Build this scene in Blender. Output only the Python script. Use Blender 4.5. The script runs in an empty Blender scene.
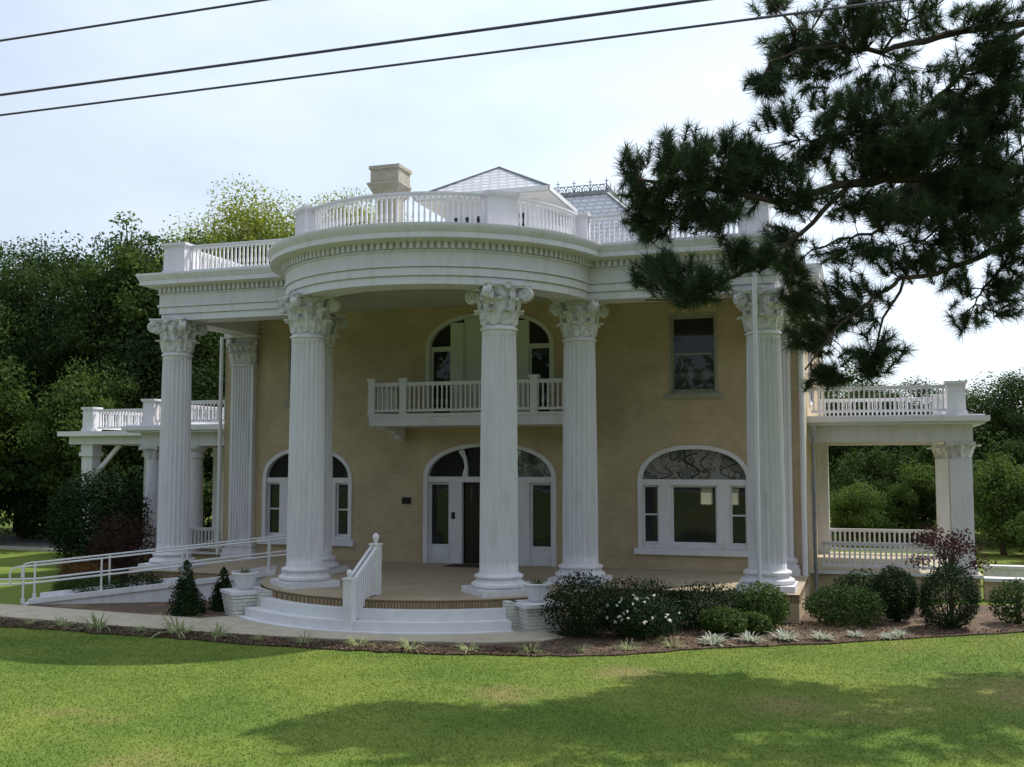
import bpy, bmesh, math, random
import numpy as np
from mathutils import Vector, Matrix

# ------------------------------------------------------------------ camera, sky, sun, exposure
S = bpy.context.scene
C = S.collection
R = math.radians
PI = math.pi
cam = bpy.data.cameras.new('camera'); co = bpy.data.objects.new('camera', cam); C.objects.link(co)
cam.sensor_width = 36; cam.lens = 37.28; cam.clip_start = .1; cam.clip_end = 2000
co.location = (10.36, -27.93, 3.59)
co.rotation_euler = (R(90 + 4.29), 0, R(18.21))
S.camera = co

SUN_EL, SUN_AZ = 53.0, 35.5          # azimuth clockwise from +Y (behind the house, to the right)
w = bpy.data.worlds.new('World'); S.world = w; w.use_nodes = True
nt = w.node_tree; nt.nodes.clear()
out = nt.nodes.new('ShaderNodeOutputWorld'); bg = nt.nodes.new('ShaderNodeBackground')
sky = nt.nodes.new('ShaderNodeTexSky'); sky.sky_type = 'NISHITA'; sky.sun_disc = False
sky.sun_elevation = R(SUN_EL); sky.sun_rotation = R(SUN_AZ)
sky.air_density = 1.0; sky.dust_density = 1.2; sky.ozone_density = 1.5
tc = nt.nodes.new('ShaderNodeTexCoord'); mp = nt.nodes.new('ShaderNodeMapping'); mp.inputs['Scale'].default_value = (1.2, 1.2, 3.4)
nz = nt.nodes.new('ShaderNodeTexNoise'); nz.inputs['Scale'].default_value = 1.6; nz.inputs['Detail'].default_value = 6; nz.inputs['Roughness'].default_value = .55
rp = nt.nodes.new('ShaderNodeValToRGB'); rp.color_ramp.elements[0].position = .36; rp.color_ramp.elements[1].position = .68
rp.color_ramp.elements[0].color = (.56,)*3 + (1,); rp.color_ramp.elements[1].color = (.93,)*3 + (1,)
mx = nt.nodes.new('ShaderNodeMixRGB')
# thin cloud is brighter on the sun's side of the sky
dt = nt.nodes.new('ShaderNodeVectorMath'); dt.operation = 'DOT_PRODUCT'
dt.inputs[1].default_value = (math.sin(R(SUN_AZ))*math.cos(R(SUN_EL)), math.cos(R(SUN_AZ))*math.cos(R(SUN_EL)), math.sin(R(SUN_EL)))
cr_ = nt.nodes.new('ShaderNodeValToRGB'); cr_.color_ramp.elements[0].position = .0; cr_.color_ramp.elements[1].position = .95
cr_.color_ramp.elements[0].color = (.34, .385, .47, 1); cr_.color_ramp.elements[1].color = (.87, .95, 1.02, 1)
ml = nt.nodes.new('ShaderNodeMixRGB'); ml.blend_type = 'MULTIPLY'; ml.inputs[0].default_value = 1; ml.inputs[2].default_value = (10.5, 10.5, 10.5, 1)
nt.links.new(tc.outputs['Generated'], dt.inputs[0]); nt.links.new(dt.outputs['Value'], cr_.inputs[0]); nt.links.new(cr_.outputs[0], ml.inputs[1]); nt.links.new(ml.outputs[0], mx.inputs[2])
nt.links.new(tc.outputs['Generated'], mp.inputs[0]); nt.links.new(mp.outputs[0], nz.inputs['Vector'])
nt.links.new(nz.outputs['Fac'], rp.inputs[0]); nt.links.new(rp.outputs[0], mx.inputs[0])
nt.links.new(sky.outputs[0], mx.inputs[1]); nt.links.new(mx.outputs[0], bg.inputs[0])
bg.inputs[1].default_value = .11
nt.links.new(bg.outputs[0], out.inputs[0])

sl = bpy.data.lights.new('sun', 'SUN'); so = bpy.data.objects.new('sun', sl); C.objects.link(so)
sl.energy = 3.25; sl.angle = R(.55); sl.color = (1, .95, .86)
sd = Vector((math.sin(R(SUN_AZ))*math.cos(R(SUN_EL)), math.cos(R(SUN_AZ))*math.cos(R(SUN_EL)), math.sin(R(SUN_EL))))
so.rotation_euler = sd.to_track_quat('Z', 'Y').to_euler()
vs = S.view_settings; vs.view_transform = 'Standard'; vs.look = 'None'; vs.exposure = .50; vs.gamma = 1; vs.use_curve_mapping = False
S.cycles.max_bounces = 8; S.cycles.transparent_max_bounces = 16
S.cycles.use_denoising = True

# ------------------------------------------------------------------ materials
def nodes(name):
    m = bpy.data.materials.new(name); m.use_nodes = True
    t = m.node_tree; return m, t, t.nodes['Principled BSDF']
def N(t, kind, **kw):
    n = t.nodes.new('ShaderNode' + kind)
    for k, v in kw.items():
        if k in n.inputs: n.inputs[k].default_value = v
        else: setattr(n, k, v)
    return n
def noisy(name, c1, c2, scale=3, rough=.7, detail=6, bump=0, bscale=40, lo=.35, hi=.65, stretch=None, spec=.3, c3=None, s3=.3, metal=0):
    m, t, b = nodes(name)
    g = N(t, 'TexCoord'); v = g.outputs['Object']
    if stretch:
        mp_ = N(t, 'Mapping'); mp_.inputs['Scale'].default_value = stretch; t.links.new(v, mp_.inputs[0]); v = mp_.outputs[0]
    n = N(t, 'TexNoise', Scale=scale, Detail=detail, Roughness=.6); t.links.new(v, n.inputs['Vector'])
    r_ = N(t, 'ValToRGB'); e = r_.color_ramp.elements
    e[0].position, e[1].position = lo, hi; e[0].color = (*c1, 1); e[1].color = (*c2, 1)
    t.links.new(n.outputs['Fac'], r_.inputs[0]); col = r_.outputs[0]
    if c3:
        n3 = N(t, 'TexNoise', Scale=s3, Detail=4); t.links.new(v, n3.inputs['Vector'])
        r3 = N(t, 'ValToRGB'); r3.color_ramp.elements[0].position = .52; r3.color_ramp.elements[1].position = .68
        t.links.new(n3.outputs['Fac'], r3.inputs[0])
        x = N(t, 'MixRGB'); x.inputs[2].default_value = (*c3, 1); t.links.new(r3.outputs[0], x.inputs[0]); t.links.new(col, x.inputs[1]); col = x.outputs[0]
    t.links.new(col, b.inputs['Base Color']); b.inputs['Roughness'].default_value = rough
    b.inputs['Specular IOR Level'].default_value = spec; b.inputs['Metallic'].default_value = metal
    if bump:
        n2 = N(t, 'TexNoise', Scale=bscale, Detail=5); t.links.new(v, n2.inputs['Vector'])
        bp = N(t, 'Bump', Strength=bump, Distance=.02); t.links.new(n2.outputs['Fac'], bp.inputs['Height']); t.links.new(bp.outputs[0], b.inputs['Normal'])
    return m
def leafmat(name, c1, c2, scale=.8, trans=.35, rough=.55):
    m, t, b = nodes(name)
    g = N(t, 'TexCoord'); n = N(t, 'TexNoise', Scale=scale, Detail=5, Roughness=.65); t.links.new(g.outputs['Object'], n.inputs['Vector'])
    r_ = N(t, 'ValToRGB'); e = r_.color_ramp.elements; e[0].position, e[1].position = .33, .67; e[0].color = (*c1, 1); e[1].color = (*c2, 1)
    t.links.new(n.outputs['Fac'], r_.inputs[0]); t.links.new(r_.outputs[0], b.inputs['Base Color'])
    b.inputs['Roughness'].default_value = .75; b.inputs['Specular IOR Level'].default_value = .12
    tr = N(t, 'BsdfTranslucent'); hs = N(t, 'HueSaturation', Value=1.5, Saturation=1.1)
    t.links.new(r_.outputs[0], hs.inputs['Color']); t.links.new(hs.outputs[0], tr.inputs[0])
    ms = N(t, 'MixShader'); ms.inputs[0].default_value = trans
    t.links.new(b.outputs[0], ms.inputs[1]); t.links.new(tr.outputs[0], ms.inputs[2])
    t.links.new(ms.outputs[0], t.nodes['Material Output'].inputs[0]); return m

def brickmat(name, c1, c2, mortar, bw=.22, bh=.072, bump=.25, msize=.008, lo=.3):
    m, t, b = nodes(name)
    g = N(t, 'TexCoord'); sp = N(t, 'SeparateXYZ'); t.links.new(g.outputs['Object'], sp.inputs[0])
    ad = N(t, 'Math', operation='ADD'); t.links.new(sp.outputs[0], ad.inputs[0]); t.links.new(sp.outputs[1], ad.inputs[1])
    cb = N(t, 'CombineXYZ'); t.links.new(ad.outputs[0], cb.inputs[0]); t.links.new(sp.outputs[2], cb.inputs[1])
    br = N(t, 'TexBrick'); br.inputs['Scale'].default_value = 1; br.inputs['Brick Width'].default_value = bw; br.inputs['Row Height'].default_value = bh
    br.inputs['Mortar Size'].default_value = msize; br.inputs['Color1'].default_value = (*c1, 1); br.inputs['Color2'].default_value = (*c2, 1); br.inputs['Mortar'].default_value = (*mortar, 1)
    t.links.new(cb.outputs[0], br.inputs['Vector'])
    n = N(t, 'TexNoise', Scale=1.1, Detail=7, Roughness=.65); t.links.new(g.outputs['Object'], n.inputs['Vector'])
    r_ = N(t, 'ValToRGB'); r_.color_ramp.elements[0].position = lo; r_.color_ramp.elements[1].position = .7
    r_.color_ramp.elements[0].color = (.78, .76, .72, 1); r_.color_ramp.elements[1].color = (1.06, 1.05, 1.02, 1); t.links.new(n.outputs['Fac'], r_.inputs[0])
    x = N(t, 'MixRGB', blend_type='MULTIPLY'); x.inputs[0].default_value = 1; t.links.new(br.outputs[0], x.inputs[1]); t.links.new(r_.outputs[0], x.inputs[2])
    t.links.new(x.outputs[0], b.inputs['Base Color']); b.inputs['Roughness'].default_value = .8; b.inputs['Specular IOR Level'].default_value = .2
    bp = N(t, 'Bump', Strength=bump, Distance=.01, invert=True); t.links.new(br.outputs['Fac'], bp.inputs['Height']); t.links.new(bp.outputs[0], b.inputs['Normal'])
    return m

M = {}
M['white'] = noisy('white_paint', (.675, .66, .695), (.72, .705, .74), 3, .55, bump=.12, bscale=25, c3=(.63, .615, .63), s3=2.2, stretch=(2.2, 2.2, .45))
M['trim'] = noisy('white_trim', (.66, .655, .68), (.73, .725, .75), 3, .5)
M['old'] = noisy('weathered_white_plaster', (.44, .43, .42), (.66, .65, .66), 9, .75, bump=.2, bscale=40, lo=.36, hi=.5)
M['tan'] = brickmat('painted_tan_brick', (.57, .465, .32), (.52, .42, .285), (.44, .355, .24))
M['wbrick'] = brickmat('white_painted_brick', (.72, .72, .71), (.66, .66, .65), (.50, .50, .49), bump=.6, msize=.012)
M['curb_brick'] = brickmat('tan_edge_brick', (.26, .19, .11), (.34, .25, .15), (.13, .10, .065), bw=.08, bh=.30, msize=.014)
M['chimney'] = brickmat('chimney_brick', (.52, .49, .42), (.42, .39, .32), (.38, .36, .31), bump=.5)
M['floor'] = noisy('porch_tile', (.34, .275, .19), (.42, .34, .24), 1.5, .6, bump=.05, bscale=15)
M['ceil'] = noisy('porch_ceiling_paint', (.5, .49, .44), (.58, .57, .52), 2, .7)
M['dark'] = noisy('dark_door_wood', (.018, .012, .009), (.03, .02, .014), 6, .35)
M['black'] = noisy('black_metal', (.012, .012, .012), (.02, .02, .02), 6, .4)
M['bronze'] = noisy('dark_bronze', (.035, .025, .014), (.06, .045, .025), 9, .45)
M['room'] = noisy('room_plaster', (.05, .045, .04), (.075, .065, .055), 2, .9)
M['walk'] = noisy('walkway_concrete', (.40, .35, .27), (.50, .44, .34), 2.2, .85, bump=.2, bscale=30)
M['mulch'] = noisy('brown_mulch', (.075, .052, .038), (.15, .10, .07), 9, .95, bump=1, bscale=22, c3=(.20, .14, .085), s3=1.0)
M['road'] = noisy('grey_gravel', (.22, .21, .2), (.3, .29, .27), 4, .9, bump=.3)
M['asphalt'] = noisy('asphalt', (.045, .045, .047), (.06, .06, .06), 3, .9, bump=.3)
M['bark'] = noisy('tree_bark', (.05, .036, .025), (.11, .085, .06), 6, .9, bump=.8, bscale=18, stretch=(1, 1, .25))
M['pbark'] = noisy('pine_bark', (.035, .026, .02), (.075, .05, .035), 6, .9, bump=.8, bscale=18)
M['wire'] = noisy('cable_rubber', (.07, .07, .10), (.09, .09, .12), 3, .6)
M['iron'] = noisy('grey_iron', (.18, .19, .2), (.26, .27, .28), 5, .5)
M['blind'] = None
M['pale'] = noisy('pale_door_paint', (.56, .575, .53), (.62, .635, .59), 2, .6)
M['taupe'] = noisy('taupe_window_paint', (.30, .28, .23), (.37, .345, .29), 3, .6)
M['mat'] = noisy('doormat_fibre', (.03, .025, .02), (.05, .04, .03), 30, .95)
M['shade'] = noisy('green_roller_blind', (.20, .30, .28), (.26, .36, .33), 3, .8)
M['soil'] = noisy('potting_soil', (.05, .035, .025), (.08, .06, .04), 20, .95)

def glass():
    m, t, b = nodes('window_glass'); t.nodes.remove(b)
    tr = N(t, 'BsdfTransparent'); tr.inputs[0].default_value = (.34, .35, .35, 1)
    gl = N(t, 'BsdfGlossy', Roughness=.015); gl.inputs[0].default_value = (.9, .93, .95, 1)
    g = N(t, 'TexCoord'); n = N(t, 'TexNoise', Scale=1.5, Detail=1); t.links.new(g.outputs['Object'], n.inputs['Vector'])
    bp = N(t, 'Bump', Strength=.06, Distance=.05); t.links.new(n.outputs['Fac'], bp.inputs['Height']); t.links.new(bp.outputs[0], gl.inputs['Normal'])
    ms = N(t, 'MixShader'); ms.inputs[0].default_value = .03; t.links.new(tr.outputs[0], ms.inputs[1]); t.links.new(gl.outputs[0], ms.inputs[2])
    df = N(t, 'BsdfDiffuse'); df.inputs[0].default_value = (.5, .49, .48, 1)      # diffuse grey haze mixed into the panes to lift their tone
    m2 = N(t, 'MixShader'); m2.inputs[0].default_value = .055; t.links.new(ms.outputs[0], m2.inputs[1]); t.links.new(df.outputs[0], m2.inputs[2])
    t.links.new(m2.outputs[0], t.nodes['Material Output'].inputs[0]); return m
M['glass'] = glass()
def stained():
    m, t, b = nodes('leaded_art_glass')
    g = N(t, 'TexCoord'); n = N(t, 'TexNoise', Scale=1.3, Detail=2, Distortion=1.2); t.links.new(g.outputs['Object'], n.inputs['Vector'])
    r_ = N(t, 'ValToRGB'); cr = r_.color_ramp; cr.elements[0].position = .36; cr.elements[0].color = (.05, .05, .05, 1)
    cr.elements[1].position = .62; cr.elements[1].color = (.26, .25, .24, 1)
    for p_, c_ in ((.44, (.17, .165, .16)), (.475, (.05, .045, .05)), (.50, (.24, .235, .225)), (.565, (.22, .20, .19)), (.585, (.13, .05, .05)), (.6, (.22, .21, .2))):
        e = cr.elements.new(p_); e.color = (*c_, 1)
    t.links.new(n.outputs['Fac'], r_.inputs[0]); t.links.new(r_.outputs[0], b.inputs['Base Color']); b.inputs['Roughness'].default_value = .15
    return m
M['art'] = stained()
def blind():
    m, t, b = nodes('thin_window_blind')
    tr = N(t, 'BsdfTranslucent'); tr.inputs[0].default_value = (.85, .84, .74, 1); g = N(t, 'TexCoord'); n = N(t, 'TexNoise', Scale=3)
    t.links.new(g.outputs['Object'], n.inputs['Vector']); ms = N(t, 'MixShader'); ms.inputs[0].default_value = .8
    t.links.new(b.outputs[0], ms.inputs[1]); t.links.new(tr.outputs[0], ms.inputs[2]); t.links.new(ms.outputs[0], t.nodes['Material Output'].inputs[0])
    return m
M['blind'] = blind()
def shingle():
    m, t, b = nodes('silver_metal_shingle')
    g = N(t, 'TexCoord'); mp_ = N(t, 'Mapping'); mp_.inputs['Rotation'].default_value = (0, 0, 0)
    sp = N(t, 'SeparateXYZ'); t.links.new(g.outputs['Object'], sp.inputs[0])
    ad = N(t, 'Math', operation='ADD'); t.links.new(sp.outputs[0], ad.inputs[0]); t.links.new(sp.outputs[1], ad.inputs[1])
    cb = N(t, 'CombineXYZ'); t.links.new(ad.outputs[0], cb.inputs[0]); t.links.new(sp.outputs[2], cb.inputs[1])
    br = N(t, 'TexBrick'); br.inputs['Brick Width'].default_value = .3; br.inputs['Row Height'].default_value = .16; br.inputs['Scale'].default_value = 1
    br.inputs['Mortar Size'].default_value = .03; br.inputs['Color1'].default_value = (.66, .67, .70, 1); br.inputs['Color2'].default_value = (.56, .57, .60, 1); br.inputs['Mortar'].default_value = (.42, .43, .46, 1)
    t.links.new(cb.outputs[0], br.inputs['Vector']); t.links.new(br.outputs[0], b.inputs['Base Color'])
    b.inputs['Metallic'].default_value = .25; b.inputs['Roughness'].default_value = .5
    bp = N(t, 'Bump', Strength=.8, Distance=.03, invert=True); t.links.new(br.outputs['Fac'], bp.inputs['Height']); t.links.new(bp.outputs[0], b.inputs['Normal'])
    return m
M['shingle'] = shingle()
def lawn():
    m, t, b = nodes('lawn_turf')
    g = N(t, 'TexCoord'); v = g.outputs['Object']
    n1 = N(t, 'TexNoise', Scale=.35, Detail=5, Roughness=.6); n2 = N(t, 'TexNoise', Scale=3.5, Detail=8, Roughness=.75); n3 = N(t, 'TexNoise', Scale=.22, Detail=5, Roughness=.65)
    for n in (n1, n2, n3): t.links.new(v, n.inputs['Vector'])
    r1 = N(t, 'ValToRGB'); e = r1.color_ramp.elements; e[0].position, e[1].position = .35, .65; e[0].color = (.088, .146, .026, 1); e[1].color = (.165, .206, .042, 1); t.links.new(n1.outputs['Fac'], r1.inputs[0])
    r2 = N(t, 'ValToRGB'); e = r2.color_ramp.elements; e[0].position, e[1].position = .3, .7; e[0].color = (.80, .82, .78, 1); e[1].color = (1.15, 1.13, 1.15, 1); t.links.new(n2.outputs['Fac'], r2.inputs[0])
    x = N(t, 'MixRGB', blend_type='MULTIPLY'); x.inputs[0].default_value = 1; t.links.new(r1.outputs[0], x.inputs[1]); t.links.new(r2.outputs[0], x.inputs[2])
    r3 = N(t, 'ValToRGB'); e = r3.color_ramp.elements; e[0].position, e[1].position = .58, .74; t.links.new(n3.outputs['Fac'], r3.inputs[0])
    mask = r3.outputs[0]
    for px_, py_, rad_ in ((12.9, -9.4, 2.6), (9.2, -11.4, 1.5), (6.4, -9.7, 1.3)):       # worn dry patches
        nd = N(t, 'TexNoise', Scale=2.6, Detail=9, Roughness=.8); t.links.new(v, nd.inputs['Vector'])
        vd = N(t, 'VectorMath', operation='DISTANCE'); vd.inputs[1].default_value = (px_, py_, 0); t.links.new(v, vd.inputs[0])
        m1 = N(t, 'Math', operation='MULTIPLY_ADD'); m1.inputs[1].default_value = -1/rad_; m1.inputs[2].default_value = .62; t.links.new(vd.outputs['Value'], m1.inputs[0])
        m2 = N(t, 'Math', operation='ADD'); t.links.new(m1.outputs[0], m2.inputs[0]); t.links.new(nd.outputs['Fac'], m2.inputs[1])
        rr = N(t, 'ValToRGB'); rr.color_ramp.elements[0].position = .46; rr.color_ramp.elements[1].position = 1.0; rr.color_ramp.elements[1].color = (.7, .7, .7, 1); t.links.new(m2.outputs[0], rr.inputs[0])
        mm = N(t, 'Math', operation='MAXIMUM'); t.links.new(mask, mm.inputs[0]); t.links.new(rr.outputs[0], mm.inputs[1]); mask = mm.outputs[0]
    x2 = N(t, 'MixRGB'); x2.inputs[2].default_value = (.22, .17, .08, 1); t.links.new(mask, x2.inputs[0]); t.links.new(x.outputs[0], x2.inputs[1])
    t.links.new(x2.outputs[0], b.inputs['Base Color']); b.inputs['Roughness'].default_value = .9; b.inputs['Specular IOR Level'].default_value = .1
    bp = N(t, 'Bump', Strength=.6, Distance=.05); n4 = N(t, 'TexNoise', Scale=18, Detail=4); t.links.new(v, n4.inputs['Vector']); t.links.new(n4.outputs['Fac'], bp.inputs['Height']); t.links.new(bp.outputs[0], b.inputs['Normal'])
    return m
M['lawn'] = lawn()
M['blade'] = leafmat('grass_blade', (.090, .148, .027), (.168, .212, .043), .35, .3)
M['oak'] = leafmat('dark_oak_leaf', (.020, .044, .014), (.066, .104, .028), .55, .28)
M['mid'] = leafmat('mid_green_leaf', (.042, .078, .02), (.11, .16, .04), .5, .35)
M['lime'] = leafmat('yellow_green_leaf', (.15, .20, .04), (.27, .29, .07), .4, .5)
M['shrub'] = leafmat('dark_shrub_leaf', (.010, .026, .008), (.024, .05, .014), 2.0, .12)
M['shrub2'] = leafmat('bright_shrub_leaf', (.04, .08, .02), (.10, .15, .04), 2.0, .25)
M['holly'] = leafmat('boxwood_leaf', (.02, .046, .012), (.052, .092, .024), 2.5, .2)
M['red'] = leafmat('maroon_leaf', (.035, .016, .018), (.075, .03, .032), 2.5, .25)
M['rust'] = leafmat('rusty_leaf', (.10, .05, .02), (.16, .09, .03), 2.5, .3)
M['needle'] = leafmat('pine_needle', (.030, .050, .026), (.075, .11, .048), 1.2, .3)
M['lir'] = leafmat('variegated_grass_leaf', (.16, .21, .08), (.46, .48, .28), 14, .35)
M['dusty'] = leafmat('silver_leaf', (.34, .37, .29), (.52, .54, .46), 14, .3)
M['chip'] = noisy('bark_chip', (.05, .034, .025), (.21, .145, .10), 23, .95)
M['petal'] = leafmat('white_petal', (.75, .75, .7), (.85, .85, .8), 5, .3)

# ------------------------------------------------------------------ mesh helpers
class MB:
    def __init__(s): s.v = []; s.f = []
    def add(s, vs_, fs_):
        o = len(s.v); s.v += [tuple(p) for p in vs_]; s.f += [tuple(i + o for i in f) for f in fs_]
    def box(s, x0, x1, y0, y1, z0, z1):
        s.add([(x0, y0, z0), (x1, y0, z0), (x1, y1, z0), (x0, y1, z0), (x0, y0, z1), (x1, y0, z1), (x1, y1, z1), (x0, y1, z1)],
              [(0, 3, 2, 1), (4, 5, 6, 7), (0, 1, 5, 4), (1, 2, 6, 5), (2, 3, 7, 6), (3, 0, 4, 7)])
    def obox(s, c, ax, ay, hx, hy, z0, z1, top=1.0):
        """box round c with horizontal half axes ax*hx, ay*hy; top scales the upper face"""
        c = Vector((c[0], c[1])); ax = Vector(ax); ay = Vector(ay); q = []
        for z, k in ((z0, 1), (z1, top)):
            for sx, sy in ((-1, -1), (1, -1), (1, 1), (-1, 1)):
                p = c + ax*hx*sx*k + ay*hy*sy*k; q.append((p.x, p.y, z))
        s.add(q, [(0, 3, 2, 1), (4, 5, 6, 7), (0, 1, 5, 4), (1, 2, 6, 5), (2, 3, 7, 6), (3, 0, 4, 7)])
    def bar(s, a, b, wx, wz, up=(0, 0, 1)):
        a, b = Vector(a), Vector(b); d = (b - a).normalized(); sd_ = d.cross(Vector(up))
        if sd_.length < 1e-4: sd_ = d.cross(Vector((1, 0, 0)))
        sd_.normalize(); u = sd_.cross(d).normalized(); q = []
        for p in (a, b):
            for sx, sz in ((-1, -1), (1, -1), (1, 1), (-1, 1)): q.append(p + sd_*wx*sx*.5 + u*wz*sz*.5)
        s.add(q, [(0, 3, 2, 1), (4, 5, 6, 7), (0, 1, 5, 4), (1, 2, 6, 5), (2, 3, 7, 6), (3, 0, 4, 7)])
    def tube(s, pts, rad, n=8, cap=True):
        pts = [Vector(p) for p in pts]; m = len(pts)
        rs = [rad]*m if not hasattr(rad, '__len__') else list(rad)
        rings = []; u = None
        for i, p in enumerate(pts):
            d = (pts[min(i+1, m-1)] - pts[max(i-1, 0)]).normalized()
            if u is None:
                u = d.orthogonal().normalized()
            else:
                u = (u - d*u.dot(d)); u = u.normalized() if u.length > 1e-5 else d.orthogonal().normalized()
            v = d.cross(u)
            rings += [p + (u*math.cos(2*PI*k/n) + v*math.sin(2*PI*k/n))*rs[i] for k in range(n)]
        fs = [(i*n+k, i*n+(k+1) % n, (i+1)*n+(k+1) % n, (i+1)*n+k) for i in range(m-1) for k in range(n)]
        if cap: fs += [tuple(range(n))[::-1], tuple(range((m-1)*n, m*n))]
        s.add(rings, fs)
    def lathe(s, prof, n=32, c=(0, 0), cap=True):
        m = len(prof); q = [(c[0]+r*math.cos(2*PI*k/n), c[1]+r*math.sin(2*PI*k/n), z) for r, z in prof for k in range(n)]
        fs = [(i*n+k, i*n+(k+1) % n, (i+1)*n+(k+1) % n, (i+1)*n+k) for i in range(m-1) for k in range(n)]
        if cap: fs += [tuple(range(n))[::-1], tuple(range((m-1)*n, m*n))]
        s.add(q, fs)
    def prism(s, poly, z0, z1):
        n = len(poly); q = [(x, y, z0) for x, y in poly] + [(x, y, z1) for x, y in poly]
        s.add(q, [tuple(range(n))[::-1], tuple(range(n, 2*n))] + [(i, (i+1) % n, n+(i+1) % n, n+i) for i in range(n)])
    def sweep(s, prof, path, dz=0.0):
        """prof: closed list of (d, z); path: list of ((x, y), (nx, ny)) with mitred normals"""
        m = len(prof); q = [(p[0]+n[0]*d, p[1]+n[1]*d, z+dz) for p, n in path for d, z in prof]; k = len(path)
        fs = [(i*m+j, i*m+(j+1) % m, (i+1)*m+(j+1) % m, (i+1)*m+j) for i in range(k-1) for j in range(m)]
        fs += [tuple(range(m)), tuple(range((k-1)*m, k*m))[::-1]]
        s.add(q, fs)
    def mesh(s, name, mat, smooth=False, normals=True):
        me = bpy.data.meshes.new(name); me.from_pydata(s.v, [], s.f); me.materials.append(mat)
        if normals:
            b = bmesh.new(); b.from_mesh(me); bmesh.ops.recalc_face_normals(b, faces=b.faces); b.to_mesh(me); b.free()
        if smooth:
            me.polygons.foreach_set('use_smooth', [True]*len(me.polygons))
            if smooth != 'all':
                me.set_sharp_from_angle(angle=R(38))
        me.update(); return me
    def build(s, name, mat, parent=None, smooth=False, loc=None, rz=0):
        o = bpy.data.objects.new(name, s.mesh(name, mat, smooth)); C.objects.link(o)
        if parent: o.parent = parent
        if loc: o.location = loc
        o.rotation_euler[2] = rz
        return o
def empty(name, loc=(0, 0, 0), rz=0, parent=None):
    o = bpy.data.objects.new(name, None); C.objects.link(o); o.location = loc; o.rotation_euler[2] = rz; o.empty_display_size = .2
    if parent: o.parent = parent
    return o
def tag(o, label=None, cat=None, group=None, kind=None):
    if label: o['label'] = label
    if cat: o['category'] = cat
    if group: o['group'] = group
    if kind: o['kind'] = kind
    elif cat: o['kind'] = 'thing'
    return o
def copy_tree(o, parent=None):
    c = o.copy(); C.objects.link(c)
    if parent is not None: c.parent = parent
    for ch in list(o.children): copy_tree(ch, c)
    return c
def tri_mesh(name, V, F, mat):
    """V (n,3), F (m,k) numpy -> mesh with k-gons"""
    me = bpy.data.meshes.new(name); k = F.shape[1]
    me.vertices.add(len(V)); me.vertices.foreach_set('co', V.astype(np.float32).ravel())
    me.loops.add(F.size); me.loops.foreach_set('vertex_index', F.astype(np.int32).ravel())
    me.polygons.add(len(F)); me.polygons.foreach_set('loop_start', np.arange(0, F.size, k, dtype=np.int32))
    me.polygons.foreach_set('loop_total', np.full(len(F), k, dtype=np.int32))
    me.materials.append(mat); me.update(); me.validate(); return me
def leaves(name, P, size, mat, rng, outward=None, up=.35, aspect=.55):
    """one folded four-cornered leaf per point"""
    n = len(P); nr = rng.normal(size=(n, 3))
    if outward is not None: nr = nr*.75 + outward*.9
    nr[:, 2] += up; nr /= np.linalg.norm(nr, axis=1, keepdims=True) + 1e-9
    t = np.cross(nr, rng.normal(size=(n, 3))); t /= np.linalg.norm(t, axis=1, keepdims=True) + 1e-9
    b = np.cross(nr, t); L = (size*(.65 + .7*rng.random((n, 1))))
    V = np.stack([P - t*L*.5, P + b*L*aspect*.5 + nr*L*.12, P + t*L*.5, P - b*L*aspect*.5 + nr*L*.12], 1).reshape(-1, 3)
    F = np.arange(4*n).reshape(n, 4)
    return tri_mesh(name, V, F, mat)
def link(name, me, parent=None):
    o = bpy.data.objects.new(name, me); C.objects.link(o)
    if parent: o.parent = parent
    return o

# ------------------------------------------------------------------ ground, lawn, bed, walk, road
def hgt(y):
    t = min(1, max(0, (-18.5 - y)/5.5)); return 2.0*t*t*(3 - 2*t)
def terrain():
    xs = [-400, -200, -100, -60, -40, -30, -20, -10, 0, 10, 20, 30, 40, 60, 100, 200, 400]
    ys = [-300, -150, -80, -50, -40, -34] + [-26.5 + .5*i for i in range(18)] + [-15, -10, -5, 0, 5, 10, 20, 40, 80, 150, 300, 600]
    v = [(x, y, hgt(y)) for y in ys for x in xs]; n = len(xs)
    f = [(j*n+i, j*n+i+1, (j+1)*n+i+1, (j+1)*n+i) for j in range(len(ys)-1) for i in range(n-1)]
    m = MB(); m.add(v, f); return tag(m.build('ground', M['lawn'], smooth='all'), kind='structure')
terrain()
def ragged(pl, amp, step=.3, seed=2):
    rg = random.Random(seed); o_ = [pl[0]]
    for p, q in zip(pl[:-1], pl[1:]):
        L = math.hypot(q[0]-p[0], q[1]-p[1]); n = max(1, int(L/step))
        o_ += [(p[0]+(q[0]-p[0])*i/n + rg.uniform(-amp, amp)*.4, p[1]+(q[1]-p[1])*i/n + rg.uniform(-amp, amp)) for i in range(1, n)] + [q]
    return o_
def sheet(name, poly, z, mat):
    m = MB(); m.add([(x, y, z) for x, y in poly], [tuple(range(len(poly)))]); return tag(m.build(name, mat), kind='structure')
bed_edge = [(-13, -8.5), (-10.5, -8.8), (-7.4, -8.98), (-4.8, -9.1), (-2.26, -9.2), (.31, -9.3), (2.2, -9.15), (3.87, -8.85), (5.1, -8.6), (6, -8.15), (6.7, -7.6), (7.32, -7.05), (8.2, -6.45), (9.12, -5.9), (10.1, -5.25), (11.02, -4.6), (12.3, -3.7), (13.5, -2.8), (16, -1.4), (18, -.4)]
bed_edge = ragged(bed_edge, .09)
sheet('planting_bed', bed_edge + [(18, 2.5), (-7.6, -2.0), (-9.2, -5.6), (-13, -7.7)], .012, M['mulch'])
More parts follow.
